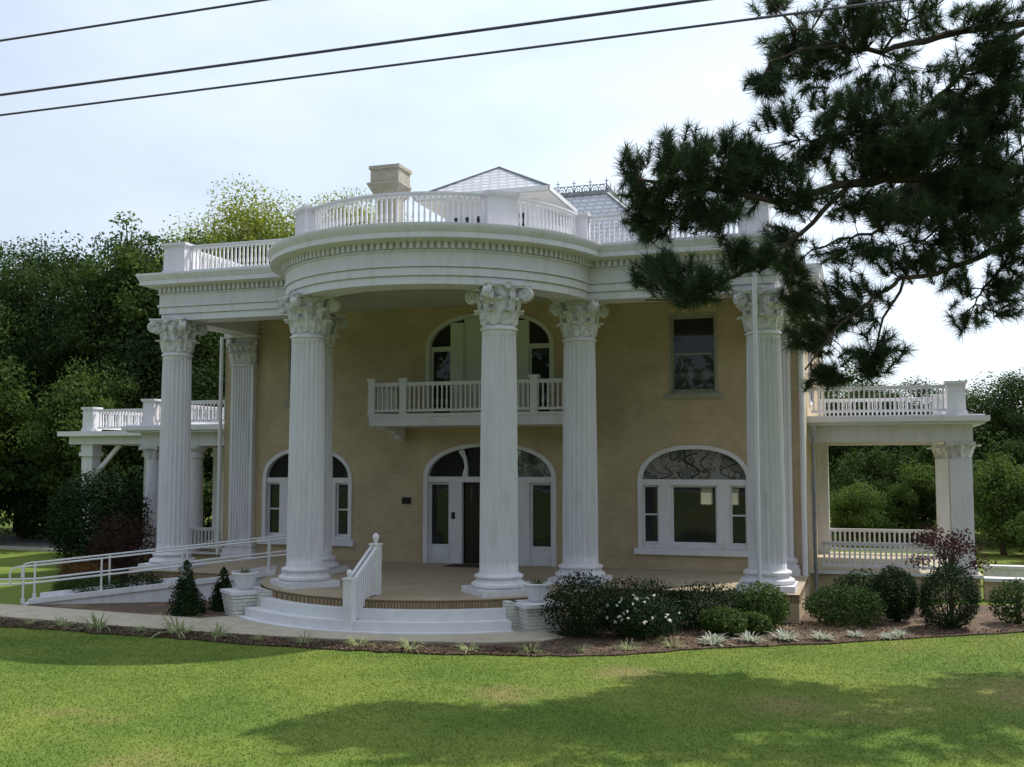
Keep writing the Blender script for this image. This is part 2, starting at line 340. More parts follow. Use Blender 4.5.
# low dark edging strip between lawn and bed
m = MB()
for a, b in zip(bed_edge[:-1], bed_edge[1:]): m.bar((*a, .012), (*b, .012), .05, .04)
tag(m.build('bed_edging', M['mulch']), kind='structure')
def arcpts(r, a0, a1, n, cx=0, cy=-2.2): return [(cx + r*math.sin(R(a0+(a1-a0)*i/n)), cy - r*math.cos(R(a0+(a1-a0)*i/n))) for i in range(n+1)]
wk = [(-30, -5.4), (-14, -6.0), (-10.5, -6.1), (-8, -6.35), (-5.7, -6.55), (-4.2, -6.7)] + arcpts(4.5, -44, 44, 20) + [(4.5, -6.6), (4.15, -7.2), (3.2, -7.75), (1.5, -8.12), (0, -8.3), (-1.8, -8.35), (-3.6, -8.32), (-5.7, -8.2), (-8.9, -7.85), (-14, -7.5), (-30, -6.9)]
m = MB(); m.prism(wk, -.1, .035); tag(m.build('walkway', M['walk']), kind='structure')
sheet('driveway', [(-60, 12), (-30, 8.8), (-19, 7.4), (-13.4, 5.4), (-13.4, 9.4), (-19, 12), (-30, 14), (-60, 19)], .014, M['road'])
m = MB(); p_ = [(-60, 11.9), (-30, 8.7), (-19, 7.3), (-13.4, 5.3)]
for a, b in zip(p_[:-1], p_[1:]): m.bar((*a, .06), (*b, .06), .14, .13)
tag(m.build('kerb', M['walk']), kind='structure')
sheet('pavement', [(-200, -28.9), (200, -28.9), (200, -24.05), (-200, -24.05)], 2.008, M['road'])
sheet('street', [(-200, -44), (200, -44), (200, -29.2), (-200, -29.2)], 2.006, M['asphalt'])

# ------------------------------------------------------------------ the mansion
house = tag(empty('mansion'), 'tan brick mansion with white fluted columns and a rounded two storey portico', 'house')
YW, ZF, ZN, ZE, ZC = 1.37, .65, 6.72, 7.62, 8.93     # wall face, porch floor, column neck, entablature, cornice top
XC, YC, RC = 8.2, -2.2, 3.68                          # portico columns; radius of the round part

def curve_mesh(name, outer, holes, depth, mat, y):
    """flat plate in XZ with holes, front face at y, thickness depth"""
    cu = bpy.data.curves.new('plate', 'CURVE'); cu.dimensions = '2D'; cu.fill_mode = 'BOTH'; cu.extrude = depth/2
    for pl in [outer] + holes:
        sp = cu.splines.new('POLY'); sp.points.add(len(pl)-1); sp.use_cyclic_u = True
        for p, q in zip(sp.points, pl): p.co = (q[0], q[1], 0, 1)
    o = bpy.data.objects.new('plate', cu); C.objects.link(o)
    dg = bpy.context.evaluated_depsgraph_get(); me = bpy.data.meshes.new_from_object(o.evaluated_get(dg))
    bpy.data.objects.remove(o); bpy.data.curves.remove(cu)
    me.transform(Matrix(((1, 0, 0, 0), (0, 0, 1, y + depth/2), (0, 1, 0, 0), (0, 0, 0, 1))))
    b = bmesh.new(); b.from_mesh(me); bmesh.ops.recalc_face_normals(b, faces=b.faces); b.to_mesh(me); b.free()
    me.materials.clear(); me.materials.append(mat); me.name = name; return me
def arch(w_, z0, zs, rise, n=24, cx=0, p=2.25):
    pts = [(cx-w_, z0), (cx-w_, zs)]
    for i in range(1, n):
        a = PI - PI*i/n; c_, s_ = math.cos(a), math.sin(a)
        pts.append((cx + w_*math.copysign(abs(c_)**(2/p), c_), zs + rise*abs(s_)**(2/p)))
    return pts + [(cx+w_, zs), (cx+w_, z0)]
def rect(x0, x1, z0, z1): return [(x0, z0), (x0, z1), (x1, z1), (x1, z0)]

# -- walls and rooms
HX, HY = 8.95, 16.4
holes = [arch(2.05, ZF, 3.12, 1.06), arch(1.55, 1.25, 3.08, 1.0, cx=5.96), arch(1.55, 1.25, 3.08, 1.0, cx=-5.96),
         arch(2.0, 5.0, 6.98, 1.06), rect(5.3, 6.68, 5.5, 7.75), rect(-6.68, -5.3, 5.5, 7.75)]
o = link('wall', curve_mesh('front_wall', rect(-HX, HX, 0, 8.8), holes, .34, M['tan'], YW), house); o['label'] = 'tan brick front wall'
for s in (-1, 1):
    m = MB(); m.box(min(s*HX, s*(HX-.34)), max(s*HX, s*(HX-.34)), YW+.342, HY, 0, 8.8); m.build('wall', M['tan'], house)
bh = [rect(3.98, 4.56, 1.85, 2.62), rect(4.70, 5.62, 1.85, 2.62)]
link('wall', curve_mesh('back_wall', rect(-HX+.342, HX-.342, 0, 8.8), bh, .3, M['tan'], HY-.3), house)
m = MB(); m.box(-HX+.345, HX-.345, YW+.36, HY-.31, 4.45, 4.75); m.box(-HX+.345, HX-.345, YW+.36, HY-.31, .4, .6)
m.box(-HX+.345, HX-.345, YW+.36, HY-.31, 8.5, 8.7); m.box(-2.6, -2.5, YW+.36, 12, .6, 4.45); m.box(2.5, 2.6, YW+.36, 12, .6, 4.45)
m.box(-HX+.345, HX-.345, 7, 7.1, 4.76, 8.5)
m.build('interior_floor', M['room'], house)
link('room_wall', curve_mesh('room_wall', rect(-HX+.345, HX-.345, .6, 8.5), bh, .02, M['room'], HY-.33), house)  # dark lining added over the tan back wall to keep the rooms dim
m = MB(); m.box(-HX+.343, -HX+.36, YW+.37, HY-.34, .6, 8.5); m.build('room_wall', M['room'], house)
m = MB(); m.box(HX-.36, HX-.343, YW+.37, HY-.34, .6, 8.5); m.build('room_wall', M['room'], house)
for q in bh:
    x0, x1 = q[0][0], q[2][0]
    f = MB(); f.box(x0, x0+.05, HY-.2, HY-.1, 1.85, 2.62); f.box(x1-.05, x1, HY-.2, HY-.1, 1.85, 2.62); f.box(x0+.04, x1-.04, HY-.2, HY-.1, 1.85, 1.90); f.box(x0+.04, x1-.04, HY-.2, HY-.1, 2.57, 2.62)
    fo = f.build('rear_window', M['trim'], house); b_ = MB(); b_.box(x0+.05, x1-.05, HY-.16, HY-.155, 1.85, 2.62); b_.build('blind', M['blind'], fo)

# -- porch base, floor, steps
por = [(-HX, YW-.01), (-HX, -3.1)] + arcpts(4.55, -78.6, 78.6, 44) + [(HX, -3.1), (HX, YW-.01)]
def grow(poly, d):
    return [(x + (d if x > 0 else -d)*(abs(x) > 8.9), y - d) if abs(x) > 4.47 else (x*(1+d/4.55), -2.2 + (y+2.2)*(1+d/4.55)) for x, y in poly]
m = MB(); m.prism(por, -.2, .46); m.build('porch_foundation', M['tan'], house)
m = MB(); m.prism(grow(por, .012), .46, .635); o = m.build('brick_edging', M['curb_brick'], house)
m = MB(); m.prism(grow(por, .02), .635, ZF); m.build('porch_floor', M['floor'], house)
def ring(mb, r0, r1, a0, a1, z0, z1, n=28):
    mb.prism(arcpts(r1, a0, a1, n) + arcpts(r0, a1, a0, n), z0, z1)
st = MB(); ring(st, 4.565, 4.86, -38.5, 38.5, .0, .455); o = st.build('step', M['trim'], house)
st = MB(); ring(st, 4.863, 5.16, -41, 38.5, .0, .245); st.build('step', M['trim'], house)
st = MB(); ring(st, 5.163, 5.34, -42, 38.5, .0, .06); st.build('step', M['trim'], house)
for a in (-40.2, 40.2):
    st = MB(); ring(st, 4.3, 4.88, a-1.6, a+1.6, .0, .60, 4); st.build('cheek_block', M['wbrick'], house)

# -- columns
def shaft_mesh():
    nf, sub = 22, 5; prof = [(0, .447), (.06, .442), (.10, .441)] ; H = ZN - 1.12
    rows = []
    for z, flu in ((0, 0), (.05, 0), (.10, .0), (.16, .7), (.24, 1), (H*.2, 1), (H*.4, 1), (H*.6, 1), (H*.8, 1), (H-.30, 1), (H-.22, .7), (H-.16, 0), (H-.10, 0), (H-.0, 0)):
        t = z/H; r = .442 - .047*(t**1.7)
        if z < .03: r += .012
        rows.append((z, r, flu))
    v = []; n = nf*sub
    prof5 = [0, -.82, -1.05, -1.05, -.82]
    for z, r, flu in rows:
        for k in range(n):
            a = 2*PI*k/n; d = .062*flu*prof5[k % sub] if k % sub else 0
            v.append(((r+d)*math.cos(a), (r+d)*math.sin(a), z))
    f = [(i*n+k, i*n+(k+1) % n, (i+1)*n+(k+1) % n, (i+1)*n+k) for i in range(len(rows)-1) for k in range(n)]
    m = MB(); m.add(v, f)
    m.lathe([(.40, H-.11), (.435, H-.09), (.435, H-.05), (.40, H-.03)], 40)      # astragal
    return m.mesh('column_shaft', M['white'], smooth=True)
def torus_prof(r, z0, z1, n=7):
    h = (z1 - z0)/2; return [(r - h + h*math.sin(PI*i/n), z0 + h - h*math.cos(PI*i/n)) for i in range(n+1)]
def base_mesh():
    m = MB(); m.obox((0, 0), (1, 0), (0, 1), .655, .655, 0, .14)
    m.lathe(torus_prof(.63, .14, .27) + [(.545, .275), (.545, .29), (.515, .31), (.51, .33), (.525, .35)] + torus_prof(.56, .35, .44) + [(.47, .445), (.46, .472)], 48)
    return m.mesh('column_base', M['white'], smooth=True)
def volute(m, c, ax, r=.145, th=.05):
    """scroll disc centred at c, axis ax (horizontal), raised spiral on both faces"""
    c = Vector(c); ax = Vector(ax).normalized(); u = Vector((0, 0, 1)); v = ax.cross(u)
    for s in (-1, 1):
        m.tube([c + ax*s*.0, c + ax*s*th], [r, r*.96], 20)
        pts = []
        for i in range(34):
            a = i/33*2.6*2*PI; rr = r*.96*(1 - i/33*.86); pts.append(c + ax*s*(th+.004) + (u*math.cos(a) + v*math.sin(a))*rr)
        m.tube(pts, .028*r/.16, 6)
def leaf(m, ang, r0, z0, w_, h, curl, lean=.05):
    """acanthus leaf: ribbed strip curling outward at the tip"""
    d = Vector((math.cos(ang), math.sin(ang), 0)); t = Vector((-math.sin(ang), math.cos(ang), 0))
    path = [(0, 0), (.02+lean*.2, .3), (.04+lean*.5, .6), (.06+lean, .84), (.10+lean+curl*.5, .97), (.10+lean+curl, .96), (.09+lean+curl*1.05, .84)]
    wd = [.8, 1.0, .86, 1.02, .9, .66, .3]; v = []
    for (o_, k), wk_ in zip(path, wd):
        for j, (s, off) in enumerate(((-1, -.035), (-.5, .012), (0, .045), (.5, .012), (1, -.035))):
            v.append(d*(r0+o_+off) + t*w_*.5*wk_*s + Vector((0, 0, z0 + h*k)))
    f = [(i*5+j, i*5+j+1, (i+1)*5+j+1, (i+1)*5+j) for i in range(6) for j in range(4)]
    n = len(v); back = [p - d*.03 for p in v]
    ff = f + [tuple(n+q for q in g[::-1]) for g in f]
    for i in range(6): ff += [(i*5, (i+1)*5, n+(i+1)*5, n+i*5), (i*5+4, n+i*5+4, n+(i+1)*5+4, (i+1)*5+4)]
    ff += [(30+j, 30+j+1, n+30+j+1, n+30+j) for j in range(4)]
    m.add(v + back, ff)
def abacus_poly(h, conc=.13, n=8, cut=.09):
    pts = []
    for q in range(4):
        a = q*PI/2; ca, sa = math.cos(a), math.sin(a)
        for i in range(n+1):
            s = -1 + 2*i/n; x = h - conc*(1 - s*s); y = s*(h - cut*.5)
            pts.append((x*ca - y*sa, x*sa + y*ca))
    return pts
def capital_mesh():
    H = ZE - ZN + .06; k = H/.96; m = MB()
    m.lathe([(.375, 0), (.375, .1), (.385, .4), (.41, .65), (.46, .80), (.49, .86)], 28)
    for i in range(8): leaf(m, i*PI/4, .385, .01, .27, .36*k, .075, .02)
    for i in range(8): leaf(m, i*PI/4 + PI/8, .385, .05, .25, .60*k, .085, .03)
    m.prism(abacus_poly(.56), .86*k, .905*k); m.prism(abacus_poly(.59), .905*k, .955*k)
    for q in range(4):
        a = PI/4 + q*PI/2; d = Vector((math.cos(a), math.sin(a), 0)); t = Vector((-d.y, d.x, 0))
        volute(m, d*.665 + Vector((0, 0, .715*k)), t, .165, .055)
        m.tube([d*.43 + Vector((0, 0, .48*k)), d*.47 + Vector((0, 0, .66*k)), d*.56 + Vector((0, 0, .81*k)), d*.66 + Vector((0, 0, .86*k))], [.06, .06, .055, .05], 8)
        b = q*PI/2; e = Vector((math.cos(b), math.sin(b), 0)); t2 = Vector((-e.y, e.x, 0))
        for s in (-1, 1): volute(m, e*.455 + t2*.13*s + Vector((0, 0, .70*k)), e, .085, .03)
        for j in range(6):
            aa = j*PI/3; p0 = e*.50 + Vector((0, 0, .905*k)); m.tube([p0, p0 + e*.05 + (t2*math.cos(aa) + Vector((0, 0, math.sin(aa))))*.10], [.03, .045], 6)
    return m.mesh('column_capital', M['old'], smooth=True)
SH, BA, CA = shaft_mesh(), base_mesh(), capital_mesh()
def column(x, y, ang=0):
    o = link('column', SH, house); o.location = (x, y, 1.12); o.rotation_euler[2] = R(ang)
    b = link('base', BA, o); b.location = (0, 0, -.47)
    c_ = link('capital', CA, o); c_.location = (0, 0, ZN - 1.12)
    return o
TH = 42.3
for x, y, a in ((-XC, YC, 0), (XC, YC, 0), (-RC, YC, 0), (RC, YC, 0), (-RC*math.sin(R(TH)), YC-RC*math.cos(R(TH)), -TH), (RC*math.sin(R(TH)), YC-RC*math.cos(R(TH)), TH)):
    column(x, y, a)
def fluted_slab(x0, x1, yf, yb, z0, z1, nf=7):
    """pilaster shaft: fluted front face at yf"""
    w_ = x1 - x0; mg = .07; fw = (w_ - 2*mg)/nf; prof = [(x0, yb), (x0, yf)]
    for i in range(nf):
        a = x0 + mg + fw*i; prof += [(a+fw*.14, yf), (a+fw*.3, yf+.03), (a+fw*.5, yf+.042), (a+fw*.7, yf+.03), (a+fw*.86, yf)]
    return prof + [(x1, yf), (x1, yb)]
def pilaster(xc):
    m = MB(); m.prism(fluted_slab(xc-.40, xc+.40, YW-.20, YW-.001, 0, 1), 1.10, ZN); o = m.build('pilaster', M['white'], house)
    b = MB(); b.box(xc-.56, xc+.56, YW-.36, YW-.002, ZF, .80); b.box(xc-.53, xc+.53, YW-.33, YW-.002, .80, .92); b.box(xc-.47, xc+.47, YW-.27, YW-.002, .92, .99); b.box(xc-.50, xc+.50, YW-.30, YW-.002, .99, 1.06); b.box(xc-.44, xc+.44, YW-.24, YW-.002, 1.06, 1.10)
    b.build('base', M['white'], o)
    c_ = MB(); c_.box(xc-.40, xc+.40, YW-.20, YW-.002, ZN, ZN+.82); c_.box(xc-.43, xc+.43, YW-.23, YW-.002, ZN-.06, ZN)
    for i in range(4): leaf(c_, -PI/2, 0, 0, .2, .38, .1); 
    lv = MB()
    for i in range(4): leaf(lv, -PI/2, 0, 0, .2, .38, .11)
    base_v, base_f = lv.v[:70], lv.f[:len(lv.f)//4]
    c_.v = c_.v[:16]; c_.f = c_.f[:12]
    for dx, zz, k in [(-.3, ZN, 1), (-.1, ZN, 1), (.1, ZN, 1), (.3, ZN, 1), (-.2, ZN+.03, 1.65), (0, ZN+.03, 1.65), (.2, ZN+.03, 1.65), (-.38, ZN+.03, 1.65), (.38, ZN+.03, 1.65)]:
        c_.add([(xc + dx + p[0], YW-.20 + p[1], zz + p[2]*k) for p in base_v], base_f)
    for s in (-1, 1): volute(c_, (xc + s*.42, YW-.28, ZN+.66), (s*.6, -1, 0), .14, .05)
    c_.box(xc-.58, xc+.58, YW-.36, YW-.002, ZN+.82, ZN+.90)
    c_.build('capital', M['old'], o)
for s in (-1, 1): pilaster(s*XC)

# -- entablature, cornice, porch ceiling, roof deck
PROF = [(-.74, 7.62), (0, 7.62), (0, 7.79), (-.02, 7.795), (-.02, 7.81), (.045, 7.815), (.045, 7.985), (.02, 7.99), (.02, 8.005), (.085, 8.01), (.085, 8.07), (.045, 8.08), (.045, 8.35), (.09, 8.36), (.09, 8.39), (.06, 8.40),
        (.06, 8.55), (.17, 8.56), (.17, 8.59), (.44, 8.60), (.44, 8.72), (.455, 8.735), (.50, 8.83), (.515, 8.86), (.515, 8.92), (-.74, 8.92)]
EX, EY, ER = 8.52, -2.54, 4.03
for s in (-1, 1):
    path = [((s*EX, YW+.3), (s, 0)), ((s*EX, EY), (s, -1)), ((s*3.9, EY), (0, -1))]
    m = MB(); m.sweep(PROF, path, .004); o = m.build('entablature', M['white'], house)
    d = MB(); x = 8.52
    while x > 4.2: d.box(min(s*x, s*(x-.085)), max(s*x, s*(x-.085)), EY-.155, EY-.055, 8.41, 8.555); x -= .15
    d.build('dentils', M['white'], o); d = MB(); y = EY+.05
    while y < YW: d.box(s*(EX+.055) if s > 0 else s*(EX+.155), s*(EX+.155) if s > 0 else s*(EX+.055), y, y+.085, 8.41, 8.555); y += .15
    d.build('dentils', M['white'], o)
    path = [((s*HX, HY), (s, 0)), ((s*HX, YW-.1), (s, 0))]
    m = MB(); m.sweep([(p, z) for p, z in PROF if p > -.5][:] and [(-.2, 7.62)] + PROF[1:-1] + [(-.2, 8.92)], path, .009); m.build('entablature', M['white'], house)
path = [((ER*math.sin(R(a)), YC-ER*math.cos(R(a))), (math.sin(R(a)), -math.cos(R(a)))) for a in np.linspace(-93, 93, 94)]
m = MB(); m.sweep([(-.74+.0, 7.62)] + PROF[1:-1] + [(-.74, 8.92)], path); o = m.build('entablature', M['white'], house, smooth=True); o['label'] = 'curved entablature of the round portico'
d = MB(); nD = int(PI*ER/.15)
for i in range(nD):
    a = -PI/2 + PI*(i+.5)/nD; r = (math.sin(a), -math.cos(a)); d.obox((r[0]*(ER+.105), YC+r[1]*(ER+.105)), (r[1], -r[0]), r, .0425, .05, 8.41, 8.555)
d.build('dentils', M['white'], o)
cp = [(-8.3, YW-.003), (-8.3, -2.0)] + arcpts(3.5, -88, 88, 40) + [(8.3, -2.0), (8.3, YW-.003)]
m = MB(); m.prism(cp, 8.25, 8.33); m.build('porch_ceiling', M['ceil'], house)
cp = [(-8.2, YW-.1), (-8.2, -2.4)] + arcpts(3.9, -87, 87, 40) + [(8.2, -2.4), (8.2, YW-.1)]
m = MB(); m.prism(cp, 8.86, 8.95); m.build('roof_deck', M['ceil'], house)
m = MB(); m.box(-HX+.02, HX-.02, YW-.09, HY, 8.82, 8.97); m.build('roof_deck', M['ceil'], house)

# -- balustrades
def balus(mb, p, d, z0, z1, w_=.052):
    """turned-looking square baluster at p, facing d"""
    n = (-d[1], d[0]); h = z1 - z0
    for a, b, k in ((0, .10, 1), (.10, .16, .62), (.16, .40, .98), (.40, .84, .74), (.84, .90, .6), (.90, 1, 1)):
        mb.obox(p, d, n, w_*.5*k, w_*.5*k, z0+h*a, z0+h*b)
def rail_run(a, b, zb, zt, parent, mat, name='balustrade', step=.125, foot=.10, rail_w=.13, posts=(), post_w=.2, post_top=.06, bw=.052, turned=True):
    """straight balustrade between plan points a and b; zb base, zt top of the hand rail"""
    a, b = Vector(a), Vector(b); L = (b-a).length; d = (b-a)/L; n = Vector((-d.y, d.x)); mid = (a+b)/2
    m = MB(); m.obox(mid, d, n, L/2, rail_w*.5, zt-.045, zt); m.obox(mid, d, n, L/2, rail_w*.36, zt-.10, zt-.047)
    m.obox(mid, d, n, L/2, rail_w*.4, zb+foot, zb+foot+.07)
    o = m.build(name, mat, parent)
    k = MB(); nb = max(1, int(L/step))
    for i in range(nb):
        p = a + d*(L*(i+.5)/nb)
        if turned: balus(k, p, d, zb+foot+.07, zt-.10, bw)
        else: k.obox(p, d, n, bw/2, bw/2, zb+foot+.07, zt-.10)
    k.build('balusters', mat, o)
    for t in posts:
        q = MB(); p = a + d*L*t; q.obox(p, d, n, post_w/2, post_w/2, zb, zt+post_top*.4); q.obox(p, d, n, post_w/2+.03, post_w/2+.03, zt+post_top*.4+.0, zt+post_top)
        q.build('post', mat, o)
    return o
def pedestal(p, ang, hx, hy, z0, z1, parent, mat=None):
    d = (math.cos(R(ang)), math.sin(R(ang))); n = (-d[1], d[0]); m = MB(); h = z1 - z0
    m.obox(p, d, n, hx+.05, hy+.05, z0, z0+.12*h, .985); m.obox(p, d, n, hx+.02, hy+.02, z0+.12*h, z0+.88*h, .96); m.obox(p, d, n, hx+.035, hy+.035, z0+.88*h, z0+.93*h, 1.03); m.obox(p, d, n, hx+.07, hy+.07, z0+.93*h, z1)
    return m.build('pedestal', mat or M['white'], parent)
ZB, ZT = 8.93, 9.80
for s in (-1, 1):
    rail_run((s*7.75, -2.3), (s*3.9, -2.3), ZB, ZT, house, M['trim'])
    rail_run((s*8.05, -1.95), (s*8.05, 1.3), ZB, ZT, house, M['trim'])
    rail_run((s*8.05, 1.3), (s*8.05, 9), ZB, ZT, house, M['trim'])
    pedestal((s*8.07, -2.3), 0, .33, .33, ZB, ZT+.03, house)
    pedestal((s*3.82, -2.32), 0, .12, .2, ZB, ZT+.03, house)
    pedestal((3.72*math.sin(R(s*42)), YC-3.72*math.cos(R(s*42))), s*42, .36, .20, ZB, ZT+.03, house)
def arc_rail(r, a0, a1):
    n = 26; path = lambda: [((r*math.sin(R(a)), YC-r*math.cos(R(a))), (math.sin(R(a)), -math.cos(R(a)))) for a in np.linspace(a0, a1, n)]
    m = MB(); m.sweep([(-.065, ZT-.045), (.065, ZT-.045), (.065, ZT), (-.065, ZT)], path()); m.sweep([(-.045, ZT-.1), (.045, ZT-.1), (.045, ZT-.047), (-.045, ZT-.047)], path())
    m.sweep([(-.05, ZB+.1), (.05, ZB+.1), (.05, ZB+.17), (-.05, ZB+.17)], path()); o = m.build('balustrade', M['trim'], house)
    k = MB(); nb = int(r*R(a1-a0)/.128)
    for i in range(nb):
        a = R(a0 + (a1-a0)*(i+.5)/nb); balus(k, (r*math.sin(a), YC-r*math.cos(a)), (math.cos(a), math.sin(a)), ZB+.17, ZT-.1)
    k.build('balusters', M['trim'], o)
arc_rail(3.72, -36.2, 36.2); arc_rail(3.72, -85, -47.8); arc_rail(3.72, 47.8, 85)

# -- hipped roof house, main roof with iron cresting, chimney
def hip(mb, x0, x1, y0, y1, z0, ax0, ax1, ay0, ay1, z1, slab=.12):
    mb.add([(x0, y0, z0), (x1, y0, z0), (x1, y1, z0), (x0, y1, z0), (ax0, ay0, z1), (ax1, ay0, z1), (ax1, ay1, z1), (ax0, ay1, z1)],
           [(0, 1, 5, 4), (1, 2, 6, 5), (2, 3, 7, 6), (3, 0, 4, 7), (4, 5, 6, 7)])
    mb.add([(x0, y0, z0), (x1, y0, z0), (x1, y1, z0), (x0, y1, z0), (x0, y0, z0-slab), (x1, y0, z0-slab), (x1, y1, z0-slab), (x0, y1, z0-slab)],
           [(4, 7, 6, 5), (0, 4, 5, 1), (1, 5, 6, 2), (2, 6, 7, 3), (3, 7, 4, 0)])
m = MB(); m.box(-2.35, .75, 3.7, 6.2, 8.9, 12.05); att = m.build('attic_wall', M['white'], house)
for xs in ((-2.12, -1.76), (-1.70, -1.40), (-1.34, -.98), (-.2, .1), (.16, .46)):
    f = MB(); f.box(xs[0], xs[1], 3.66, 3.698, 10.1, 11.55); f.build('window', M['trim'], att)
    p = MB(); p.box(xs[0]+.05, xs[1]-.05, 3.645, 3.658, 10.15, 11.5); p.build('pane', M['black'], att)
m = MB(); hip(m, -3.07, 1.38, 3.0, 6.6, 12.12, -.9, -.8, 4.75, 4.85, 13.35); rf = m.build('roof', M['shingle'], house); rf['label'] = 'silver shingled hip roof of the attic'
f = MB(); f.box(-3.10, 1.41, 2.96, 2.997, 12.0, 12.14); f.box(1.383, 1.42, 2.96, 6.6, 12.0, 12.14); f.box(-3.11, -3.073, 2.96, 6.6, 12.0, 12.14); f.box(-3.05, 1.36, 3.02, 6.58, 11.95, 11.997)
f.build('eave', M['trim'], rf)
r_ = MB(); 
for c_ in ((-3.07, 3.0), (1.38, 3.0), (1.38, 6.6)): r_.bar((*c_, 12.14), (-.85, 4.8, 13.38), .1, .06)
r_.build('ridge_cap', M['iron'], rf)
m = MB(); hip(m, -2.2, 6.2, 4.6, 15.5, 9.1, -.6, 2.28, 7.0, 12, 12.8); rf = m.build('roof', M['shingle'], house); rf['label'] = 'silver shingled main roof behind the balustrade'
r_ = MB(); r_.bar((2.28, 7, 12.82), (6.2, 4.6, 9.12), .12, .07); r_.bar((-.6, 6.98, 12.84), (2.3, 6.98, 12.84), .1, .12); r_.bar((2.3, 7, 12.84), (2.3, 12, 12.84), .1, .12); r_.build('ridge_cap', M['iron'], rf)
cr = MB()
def crest(a, b, n):
    a, b = Vector(a), Vector(b); d = (b-a)/n
    for i in range(n+1):
        p = a + d*i; cr.tube([p, p+Vector((0, 0, .30)), p+Vector((0, 0, .5))], [.022, .018, .006], 5)
        cr.tube([p+Vector((0, 0, .36))-d.normalized()*.07, p+Vector((0, 0, .36))+d.normalized()*.07], .014, 5)
        if i < n:
            for s in (0, 1):
                q = p + d*(.05+.45*s); pts = [q + d*.45*(.5-.5*math.cos(t))*1.0 + Vector((0, 0, .04+.2*math.sin(t))) for t in np.linspace(0, PI, 9)]; cr.tube(pts, .018, 5)
                q2 = q + d*.22; cr.tube([q2 + d.normalized()*.05*math.cos(t) + Vector((0, 0, .10+.05*math.sin(t))) for t in np.linspace(0, 2*PI, 9)], .014, 5)
    cr.tube([a+Vector((0, 0, .03)), b+Vector((0, 0, .03))], .02, 5); cr.tube([a+Vector((0, 0, .25)), b+Vector((0, 0, .25))], .014, 5)
crest((-.6, 7, 12.88), (2.28, 7, 12.88), 5); crest((2.28, 7, 12.88), (2.28, 12, 12.88), 8)
cr.build('iron_cresting', M['iron'], rf)
m = MB(); m.box(-5.52, -4.74, 5.1, 5.9, 8.9, 12.86)
for k in range(6): m.box(-5.56-.042*k, -4.70+.03*k, 5.07-.03*k, 5.93+.02*k, 12.86+.075*k, 12.935+.075*k-.0)
m.box(-5.66, -4.60, 5.0, 6.0, 13.312, 13.78); m.box(-5.71, -4.55, 4.95, 6.05, 13.78, 13.90)
ch = m.build('chimney', M['chimney'], house); q = MB(); q.box(-5.45, -4.8, 5.2, 5.8, 13.9, 13.93); q.build('chimney_cap', M['black'], ch)

# -- windows and doors in the front wall
def band(mb, A, B, y0, y1):
    n = len(A); v = [(x, y0, z) for x, z in A] + [(x, y0, z) for x, z in B] + [(x, y1, z) for x, z in A] + [(x, y1, z) for x, z in B]
    f = []
    for i in range(n-1):
        f += [(i, i+1, n+i+1, n+i), (2*n+i, 3*n+i, 3*n+i+1, 2*n+i+1), (i, 2*n+i, 2*n+i+1, i+1), (n+i, n+i+1, 3*n+i+1, 3*n+i)]
    f += [(0, n, 3*n, 2*n), (n-1, 3*n-1, 4*n-1, 2*n-1)]
    mb.add(v, f)
def plate(mb, pts, y0, y1):
    n = len(pts); mb.add([(x, y0, z) for x, z in pts] + [(x, y1, z) for x, z in pts], [tuple(range(n)), tuple(range(n, 2*n))[::-1]] + [(i, n+i, n+(i+1) % n, (i+1) % n) for i in range(n)])
def pane_face(mb, pts, y): mb.add([(x, y, z) for x, z in pts], [tuple(range(len(pts)))])
def sash(parent, x0, x1, z0, z1, meet=True, y=YW+.14, fr=.055, mat='trim'):
    f = MB(); f.box(x0, x0+fr, y, y+.06, z0, z1); f.box(x1-fr, x1, y, y+.06, z0, z1); f.box(x0+fr, x1-fr, y, y+.06, z0, z0+fr*1.3); f.box(x0+fr, x1-fr, y, y+.06, z1-fr, z1)
    if meet: f.box(x0+fr, x1-fr, y-.01, y+.05, (z0+z1)/2-.02, (z0+z1)/2+.025)
    f.build('sash', M[mat], parent)
    p = MB(); pane_face(p, [(x0+fr*.8, z0+fr), (x1-fr*.8, z0+fr), (x1-fr*.8, z1-fr*.8), (x0+fr*.8, z1-fr*.8)], y+.03); p.build('pane', M['glass'], parent)
def fan_pane(cx, w_, zs, rise, xa, xb):
    pts = [p for p in arch(w_, zs, zs, rise, 48, cx) if xa <= p[0] <= xb]
    top = lambda x: zs + rise*max(0, 1-abs((x-cx)/w_)**2.25)**(1/2.25)
    return [(xa, zs+.001)] + [(xa, top(xa))] + [p for p in pts if p[1] > zs+.01 and xa+.001 < p[0] < xb-.001] + [(xb, top(xb)), (xb, zs+.001)]
